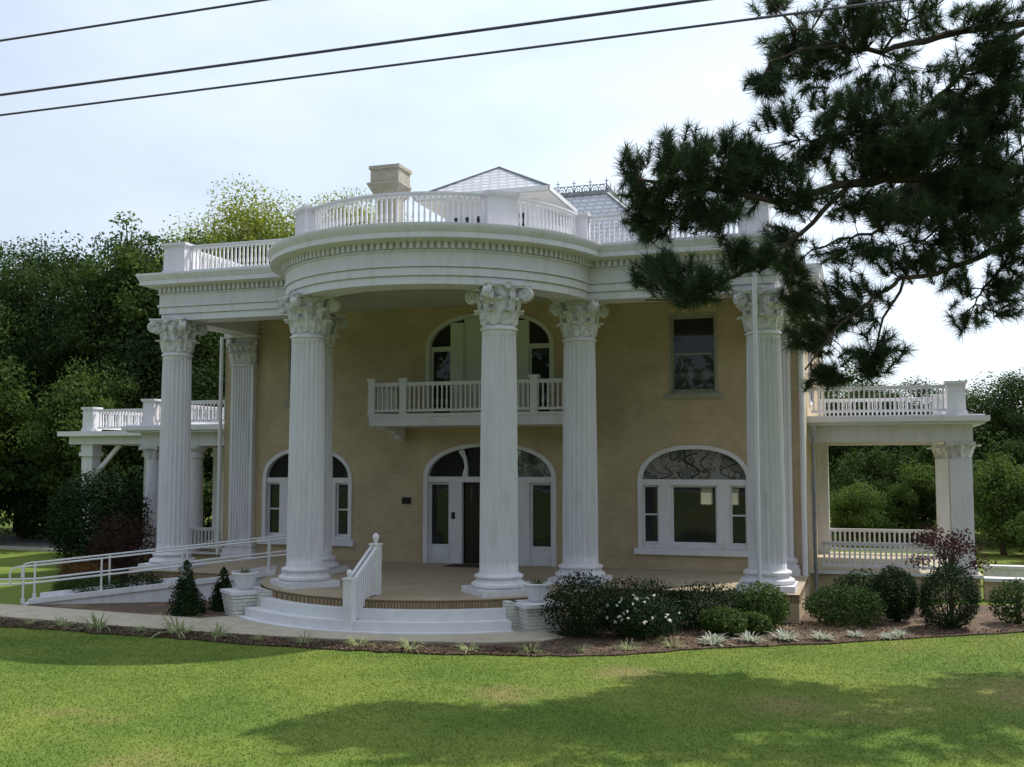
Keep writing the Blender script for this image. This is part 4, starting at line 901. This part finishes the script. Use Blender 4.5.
def litter():
    rng = np.random.default_rng(15); n = 26000; x = rng.uniform(-10, 14.5, n); bx = np.array([p[0] for p in bed_edge]); by = np.array([p[1] for p in bed_edge]); e = np.interp(x, bx, by)
    y = e + (rng.random(n)**1.3)*np.where(x < 4.3, .9, 4.2) - .06; k = ~((x < 4.3) & (y > np.interp(x, [-14, -8.9, -5.7, -1.8, 1.5, 4.15], [-7.5, -7.85, -8.2, -8.35, -8.12, -7.2]) - .03)) & (y < -2.7); x, y = x[k], y[k]
    P = np.stack([x, y, .018 + .02*rng.random(len(x))], 1); tag(link('mulch_litter', leaves('mulch_litter', P, .055, M['chip'], rng, None, up=2.0, aspect=.4)), 'brown bark chips and dry leaves littering the bed', 'mulch', kind='stuff')
litter()

# ------------------------------------------------------------------ lawn blades
def grass():
    rng = np.random.default_rng(5); n = 300000
    x = rng.uniform(-10, 19, n); y = -18.6 + 16*rng.random(n)**1.15
    bx = np.array([p[0] for p in bed_edge]); by = np.array([p[1] for p in bed_edge]); k = y < np.interp(x, bx, by) - .03; x, y = x[k], y[k]
    keep = np.ones(len(x), bool)
    for px_, py_, rad_ in ((12.9, -9.4, 2.6), (9.2, -11.4, 1.5), (6.4, -9.7, 1.3)): keep &= rng.random(len(x)) > .6*np.exp(-((x-px_)**2 + (y-py_)**2)/(rad_*.62)**2)
    x, y = x[keep], y[keep]; n = len(x)
    h = .011 + .018*rng.random(n); a = rng.random(n)*2*PI; l = .018*rng.normal(size=(2, n)); w_ = .006+.004*rng.random(n)
    z = np.array([hgt(v) for v in y])
    V = np.stack([np.stack([x-np.cos(a)*w_, y-np.sin(a)*w_, z], 1), np.stack([x+np.cos(a)*w_, y+np.sin(a)*w_, z], 1), np.stack([x+l[0], y+l[1], z+h], 1)], 1).reshape(-1, 3)
    o = link('grass', tri_mesh('grass', V, np.arange(3*n).reshape(n, 3), M['blade'])); tag(o, 'short green turf of the front lawn', 'grass', kind='stuff')
grass()

# ------------------------------------------------------------------ trees
def tree_protos(seed, h, cr, trunk_h, mat, leafsz, clumps, per, squash=.9, rough=.35):
    rng = np.random.default_rng(seed); cz = trunk_h + (h-trunk_h)*.5; rz = (h-trunk_h)*.5
    d = rng.normal(size=(clumps, 3)); d /= np.linalg.norm(d, axis=1, keepdims=True); r = rng.random(clumps)**.42*(1+rough*(rng.random(clumps)-.45))
    Cn = d*r[:, None]*np.array([cr, cr, rz]); taper = 1 - .35*np.clip(Cn[:, 2]/rz, 0, 1); Cn[:, :2] *= taper[:, None]; Cn[:, 2] += cz
    cs = cr*.20*(.6+.8*rng.random(clumps))
    g = rng.normal(size=(clumps*per, 3)); g /= np.linalg.norm(g, axis=1, keepdims=True); g *= rng.random((clumps*per, 1))**.5*1.55
    P = np.repeat(Cn, per, 0) + g*np.repeat(cs, per)[:, None]*np.array([1, 1, .75])
    out_ = P - np.repeat(Cn, per, 0); out_ /= np.linalg.norm(out_, axis=1, keepdims=True) + 1e-6
    k = P[:, 2] > .25*trunk_h; cm_ = leaves('crown', P[k], leafsz, mat, rng, out_[k], up=.5)
    m = MB(); tr = max(.16, h*.022); m.tube([(0, 0, -.1), (.05, .03, trunk_h), (.1, -.05, cz), (0, .05, h*.88)], [tr*1.25, tr, tr*.6, tr*.12], 9)
    for i in range(14):
        c = Cn[rng.integers(clumps)]; z0 = trunk_h*.75 + (cz-trunk_h*.75)*rng.random(); m.tube([(.05, 0, z0), (c[0]*.5, c[1]*.5, z0+(c[2]-z0)*.6), tuple(c)], [tr*.4, tr*.22, tr*.06], 5)
    return m.mesh('trunk', M['bark']), cm_
def tree(pro, x, y, s, rz, label, group, name='tree', cat='tree'):
    o = tag(empty(name, (x, y, -.05), rz), label, cat, group); o.scale = (s[0], s[0], s[1])
    link('trunk', pro[0], o); link('crown', pro[1], o); return o
oak = [tree_protos(100+i, 14, 4.4, 2.2, M['oak'], .18, 110, 340) for i in range(3)]
mid = [tree_protos(110+i, 10, 3.4, 1.2, M['mid'], .22, 90, 170) for i in range(2)]
lime = [tree_protos(120, 15, 5.2, 4, M['lime'], .15, 180, 560)]
bush = [tree_protos(130+i, 4.5, 2.6, .2, M['mid'], .17, 60, 200, rough=.3) for i in range(2)]
dbush = [tree_protos(140+i, 5.0, 3.0, .2, M['oak'], .19, 60, 200, rough=.3) for i in range(2)]
GL, GR = 'dark trees behind the left porches', 'trees behind the right porch'
for i, (k, x, y, sx, sz, lb) in enumerate([
    (0, -34.5, 14, 1.0, .90, 'dark tree at the far left edge of the wood, crown cut by the frame'), (1, -31.5, 17, .9, 1.06, 'dark tree second from the left, with a pointed top against the sky'),
    (2, -29.0, 15, .95, 1.05, 'dark dense tree right of the pointed one at the left'), (0, -27.0, 19, 1.05, 1.12, 'dark tree with two tips in the middle of the left wood'),
    (1, -24.5, 15, .95, .93, 'dark rounded tree left of the thin topped one'), (2, -22.4, 17, .95, 1.06, 'dark tree beside the thin topped one, over the carriage porch'),
    (1, -20.0, 16, 1.0, .90, 'dark tree directly behind the left side porch'), (0, -17.6, 19, .9, .78, 'dark tree seen between the left corner column and the wall'), (2, -38, 20, 1.1, .92, 'dark tree beyond the far left driveway')]):
    tree(oak[k], x, y, (sx, sz), i*1.3, lb, GL)
thin = tree_protos(150, 17.0, 2.6, 7, M['mid'], .24, 95, 80, rough=.3)
tree(thin, -23.0, 15.0, (1, .92), .4, 'thin topped tree with sky showing through, left of the yellow green crown', None)
tree(lime[0], -23.0, 25.0, (1.25, 1.24), .3, 'tall yellow green tree rising behind the left roof balustrade', None)
tree(lime[0], -20.0, 27, (1.0, 1.20), 2.1, 'smaller yellow green tree behind the chimney side of the roof', None)
tree(lime[0], -18.4, 29, (1.0, 1.27), 4.0, 'yellow green tree reaching furthest right, glimpsed between the roof balusters', None)
tree(mid[0], -26.8, 9.2, (.95, .92), .2, 'lighter green tree in front of the dark wood at the left edge', None)
tree(mid[1], -22.0, 10.5, (.7, .85), 1.9, 'light green small tree before the dark wood, above the carriage porch', None)
for i, (x, y, s, lb) in enumerate([(-32, 11, 1.1, 'dark undergrowth bush at the far left beyond the driveway'), (-27.5, 13, 1.15, 'dark undergrowth bush second from the left'), (-24, 12.5, 1.1, 'dark undergrowth bush behind the carriage porch pier'), (-20.5, 13.5, 1.2, 'dark undergrowth bush under the carriage porch roof'), (-17, 15, 1.15, 'dark undergrowth bush behind the big round bush'), (-14, 16.5, 1.1, 'dark undergrowth bush seen beside the left wall corner'), (-37, 15, 1.3, 'dark undergrowth bush outermost at the left')]):
    tree(dbush[i % 2], x, y, (s, s), i*2.1, lb, 'undergrowth of the left wood', 'undergrowth_bush', 'bush')
for i, (pr_, x, y, s, lb) in enumerate([
    (oak[0], 9.0, 31, (.8, .58), 'dark tree seen through the right porch, nearest the house wall'), (oak[1], 11.5, 33, (.8, .56), 'dark tree seen through the middle of the right porch'), (oak[2], 14.0, 31, (.8, .56), 'dark tree behind the right porch pier'),
    (oak[1], 17.2, 27, (.7, .56), 'dark tree rising right of the porch roof balustrade'), (oak[0], 20.0, 29, (.8, .55), 'dark tree at the right edge, cut by the frame'), (oak[2], 23, 34, (1, .7), 'dark tree beyond the right edge of the terrace'),
    (mid[0], 10.2, 38, (.85, .9), 'round topped tree showing above the right porch roof'),
    (bush[0], 10.2, 21, (.62, .62), 'sunlit green bush behind the right porch back railing, near the wall'), (bush[1], 12.6, 22.5, (.62, .78), 'sunlit green bush beside the right porch rear pier'), (bush[0], 15.6, 18, (.75, .85), 'bright green bush right of the porch pier'), (bush[1], 18.2, 18, (.85, .85), 'bright green bush at the right edge above the terrace'), (dbush[0], 13.6, 24, (.8, .9), 'dark undergrowth bush filling the gap left of the right porch pier'), (dbush[1], 10.8, 25.5, (.8, .9), 'dark undergrowth bush deep in the right porch opening by the wall'), (dbush[1], 16.8, 23, (.85, 1.0), 'dark undergrowth bush right of the porch pier behind the bright bushes'), (dbush[0], 20.5, 22.5, (.9, 1.0), 'dark undergrowth bush at the right edge behind the bright bushes'), (bush[1], 16.8, 14.5, (.5, .55), 'lowest bright green bush behind the terrace coping')]):
    tree(pr_, x, y, s, i*1.7, lb, GR)
# far-off wood closing the horizon
def far_wood():
    rng = np.random.default_rng(9); cs = []
    for x in np.arange(-120, 140, 3.2):   # behind the house, plus unseen woods added across the street to cut fill light
        dep = 75 + 14*rng.random(); hgt_ = 6.5 if x > -8 else 12; cs += [(x + rng.normal()*2 - (dep-80)*.2, dep + rng.normal()*3 - .25*x, hgt_*rng.random()*.9 + .4) for _ in range(22)]
        cs += [(x + rng.normal()*2, -58 - 8*rng.random(), 2 + 13*rng.random()*(.6+.4*math.sin(x*.13)**2)) for _ in range(34)]
    Cn = np.array(cs); P = np.repeat(Cn, 26, 0) + rng.normal(size=(len(Cn)*26, 3))*np.array([1.3, 1.3, .8]); P = P[P[:, 2] > 0]
    tag(link('distant_woods', leaves('distant_woods', P, .9, M['oak'], rng, None, up=.5)), 'dark far-off woods closing the view, plus an unseen belt added across the street', 'woods', kind='stuff')
far_wood()

# ------------------------------------------------------------------ the pine reaching in from the right
LIMBS=[
 ([(14.68,-5.33,9.44),(13.42,-6.06,9.20),(11.16,-7.12,8.92),(10.09,-7.79,8.69),(9.06,-8.43,8.30),(7.73,-9.22,8.50),(6.78,-9.87,8.54)],0.13,0.025),
 ([(10.27,-7.68,8.70),(9.39,-8.21,7.73),(8.36,-8.80,6.92),(7.55,-9.35,6.49),(6.85,-9.89,6.41)],0.05,0.015),
 ([(14.81,-5.21,12.42),(13.52,-5.98,12.04),(11.95,-6.85,11.66),(10.85,-7.56,11.22),(9.98,-8.22,11.20),(8.96,-8.90,10.76)],0.1,0.02),
 ([(14.83,-5.10,12.50),(13.54,-5.80,11.93),(12.31,-6.45,11.00),(11.46,-6.97,10.05),(10.29,-7.64,9.67),(9.42,-8.23,9.49)],0.07,0.015),
 ([(14.62,-5.50,8.62),(13.37,-6.08,7.85),(12.37,-6.60,7.35),(11.11,-7.21,6.98),(10.57,-7.59,6.57),(9.87,-7.99,5.91),(9.43,-8.31,5.26)],0.07,0.015),
 ([(14.80,-5.42,8.34),(13.38,-6.02,7.82),(12.64,-6.36,6.85),(12.34,-6.61,6.45)],0.04,0.012),
 ([(11.20,-7.24,6.97),(10.73,-7.47,6.03),(10.63,-7.60,5.25)],0.03,0.012),
 ([(11.70,-6.91,8.93),(10.78,-7.45,7.89),(10.07,-7.97,7.64),(9.22,-8.54,7.19)],0.04,0.012),
 ([(13.56,-5.25,10.37),(12.30,-6.13,9.63),(11.17,-7.00,9.20)],0.05,0.02),
 ([(10.85,-7.68,11.17),(11.40,-7.45,11.80),(12.30,-7.09,12.40)],0.03,0.012),
 ([(13.44,-5.94,9.23),(12.24,-6.52,8.47),(11.67,-6.90,7.85),(11.12,-7.31,7.61)],0.04,0.012),
 ([(9.98,-8.28,11.18),(9.30,-8.59,11.61),(8.97,-8.78,11.95)],0.025,0.012),
]
CLUMPS=[
 (7.57,-9.31,8.62,1.10,0.64,58),
 (6.76,-9.36,8.22,0.43,0.61,20),
 (6.60,-9.69,8.78,0.21,0.50,8),
 (8.70,-8.34,8.74,0.88,0.55,40),
 (7.00,-9.05,7.04,0.65,0.36,26),
 (7.71,-9.26,6.68,0.67,0.35,24),
 (8.47,-8.97,7.22,0.67,0.28,16),
 (9.65,-7.81,11.21,1.03,0.60,54),
 (8.91,-8.75,10.45,0.40,0.25,12),
 (10.47,-7.92,9.85,1.01,0.48,30),
 (11.75,-6.48,9.94,1.44,0.65,60),
 (12.90,-6.47,10.21,0.76,0.72,36),
 (10.81,-7.06,9.22,1.42,0.38,40),
 (12.32,-6.63,8.72,1.04,0.53,34),
 (9.72,-7.83,9.39,0.63,0.30,14),
 (11.13,-7.53,8.13,0.82,0.33,14),
 (11.95,-6.58,7.80,0.95,0.38,18),
 (13.10,-5.82,8.56,0.46,0.50,14),
 (9.28,-8.01,7.28,0.40,0.44,14),
 (9.54,-7.54,6.07,0.48,0.56,20),
 (10.25,-7.29,6.54,0.71,0.56,30),
 (10.58,-7.68,5.50,0.55,0.40,20),
 (9.76,-7.34,5.18,0.41,0.30,12),
 (12.20,-6.43,7.05,0.76,0.38,8),
 (13.00,-6.31,6.80,0.38,0.60,16),
 (12.96,-6.99,11.31,0.48,0.48,14),
 (11.79,-6.77,11.99,1.05,0.27,16),
 (10.34,-7.90,11.91,1.02,0.18,14),
 (9.03,-8.33,12.06,0.52,0.13,7),
 (8.34,-8.26,9.11,0.37,0.56,8),
 (9.02,-7.98,7.80,0.37,0.22,5),
 (11.23,-6.61,7.42,0.57,0.31,10),
 (12.54,-6.79,10.95,0.66,0.34,10),
]
CLUMPS += [
 (11.27,-7.64,10.70,0.92,0.48,14),
 (12.32,-6.17,10.41,0.97,0.48,22),
 (12.95,-6.93,10.85,0.52,0.46,12),
 (10.31,-7.51,10.47,0.75,0.38,14),
 (11.15,-7.77,9.27,0.91,0.40,26),
 (12.75,-6.74,9.13,0.75,0.41,22),
 (11.72,-6.27,8.56,0.97,0.35,22),
 (12.63,-6.74,7.82,0.74,0.37,16),
 (10.44,-7.36,8.41,0.75,0.30,14),
 (9.39,-8.12,8.40,0.64,0.29,14),
 (10.59,-7.44,7.53,0.74,0.26,10),
 (11.66,-6.83,7.30,0.66,0.26,8),
 (7.98,-9.16,7.99,0.71,0.39,20),
 (6.94,-8.86,7.95,0.55,0.40,14),
 (8.35,-9.19,9.12,0.50,0.32,14),
 (7.42,-9.49,9.13,0.71,0.28,14),
 (9.12,-8.93,9.67,0.44,0.25,8),
 (10.07,-7.94,7.47,0.55,0.26,6),
 (9.36,-8.05,6.56,0.44,0.37,12),
 (12.22,-5.96,6.35,0.48,0.35,6),
 (10.68,-7.82,11.55,0.83,0.30,14),
 (12.79,-7.11,11.85,0.55,0.26,8),
 (13.08,-6.43,7.57,0.34,0.45,12),
]
pine = tag(empty('pine_tree', (16.4, -4.2, 0)), 'long needled pine reaching in from the right over the lawn', 'tree')
def pine_build():
    rng = np.random.default_rng(77); B = np.array([16.4, -4.2, 0.]); m = MB()
    m.tube([(0, 0, -.2), (.05, .05, 4), (-.05, .1, 8), (.0, .0, 12), (.1, .1, 17)], [.36, .30, .25, .18, .05], 12); m.build('trunk', M['pbark'], pine, smooth=True)
    pts = []; lm = MB()
    for pl, r0, r1 in LIMBS:
        q = [np.array(p) - B for p in pl]; sm = []
        for a, b in zip(q[:-1], q[1:]):
            for t in (0, .25, .5, .75): sm.append(a + (b-a)*t + rng.normal(size=3)*.025)
        sm.append(q[-1])
        if q[0][0] > -2.2: sm = [np.array([-.05, .05, q[0][2] - .35])] + sm
        n = len(sm); lm.tube([tuple(p) for p in sm], [r0 + (r1-r0)*i/(n-1) for i in range(n)], 7); pts += sm
    lm.build('limbs', M['pbark'], pine, smooth=True); PT = np.array(pts)
    extra = [(15.4, -4.0, 9.6, 1.0, .6, 30), (16.6, -2.8, 9.2, 1.1, .6, 30), (16.0, -5.4, 9.2, .9, .5, 26), (17.6, -4.4, 10, 1.1, .6, 30), (15.6, -4.0, 8.0, .7, .4, 20), (11.9, -4.2, 9.2, 1.0, .45, 34), (11.2, -4.8, 9.0, .8, .4, 24), (12.9, -4.6, 9.4, .9, .45, 30), (13.2, -5.0, 8.8, .9, .4, 26), (14.6, -5.6, 10.6, .9, .6, 30), (15.2, -6.5, 12.4, 1.0, .6, 30), (16.6, -6.0, 11.4, 1.1, .7, 30), (14.8, -6.6, 8.6, .9, .5, 26), (16.8, -5.6, 8.2, 1.0, .5, 26), (13.8, -6.6, 12.9, .9, .5, 22), (12.4, -7.3, 12.9, .9, .5, 20), (15.6, -3.0, 13.8, 1.2, .7, 26), (17.6, -3.6, 13, 1.2, .7, 24), (16.2, -4.4, 15.5, 1.0, .9, 26), (10.6, -8.0, 12.4, .8, .3, 14), (14.2, -6.2, 6.4, .7, .35, 14)]  # added crown clumps, mostly out of view, placed to shade the lawn
    V = []; F = []; tw = MB(); k0 = 0; fan = 120
    for x, y, z, rx, rz, n in list(CLUMPS) + extra:
        c = np.array([x, y, z]) - B
        for _ in range(int(n*1.9)):
            d = rng.normal(size=3); d /= np.linalg.norm(d); p = c + d*np.array([rx, rx*.75, rz])*rng.random()**.5
            j = np.argmin(((PT - p)**2).sum(1) + .35*np.maximum(0, PT[:, 2] - p[2])**2); a = PT[j]; ax = p - a; L = np.linalg.norm(ax)
            if rng.random() < .4: mid_ = (a + p)/2 + np.array([0, 0, -.05*L]) + rng.normal(size=3)*.04; tw.tube([tuple(a), tuple(mid_), tuple(p)], [.013, .009, .006], 4, cap=False)
            ax = ax/(L + 1e-6)*.8 + np.array([0, 0, .55]) + rng.normal(size=3)*.35; ax /= np.linalg.norm(ax)
            nd = rng.normal(size=(fan, 3)); nd /= np.linalg.norm(nd, axis=1, keepdims=True); nd = nd*.85 + ax*.85; nd /= np.linalg.norm(nd, axis=1, keepdims=True)
            bs = p + ax*(rng.random((fan, 1))-.6)*.36; ln = .25*(.6+.7*rng.random((fan, 1))); sd_ = np.cross(nd, rng.normal(size=(fan, 3))); sd_ /= np.linalg.norm(sd_, axis=1, keepdims=True); wd = .0066
            tip = bs + nd*ln + np.array([0, 0, -.03])
            V.append(np.stack([bs - sd_*wd, bs + sd_*wd, tip], 1).reshape(-1, 3)); F.append(np.arange(3*fan).reshape(fan, 3) + k0); k0 += 3*fan
    tw.build('twigs', M['pbark'], pine); link('needles', tri_mesh('needles', np.concatenate(V), np.concatenate(F), M['needle']), pine)
pine_build()

# ------------------------------------------------------------------ overhead lines along the street
for i, (y, z, r_, lb) in enumerate(((-20, 7.66, .011, 'highest overhead cable crossing the sky at the top left'), (-20, 7.12, .0125, 'middle overhead cable, thickest of the three'), (-20, 6.92, .010, 'lowest overhead cable, running into the pine'))):
    m = MB(); m.tube([(-45+1.5*k, y, z + .0007*((-45+1.5*k) - 6)**2*.25) for k in range(75)], r_, 6); tag(m.build('overhead_cable', M['wire']), lb, 'cable', 'overhead cables')
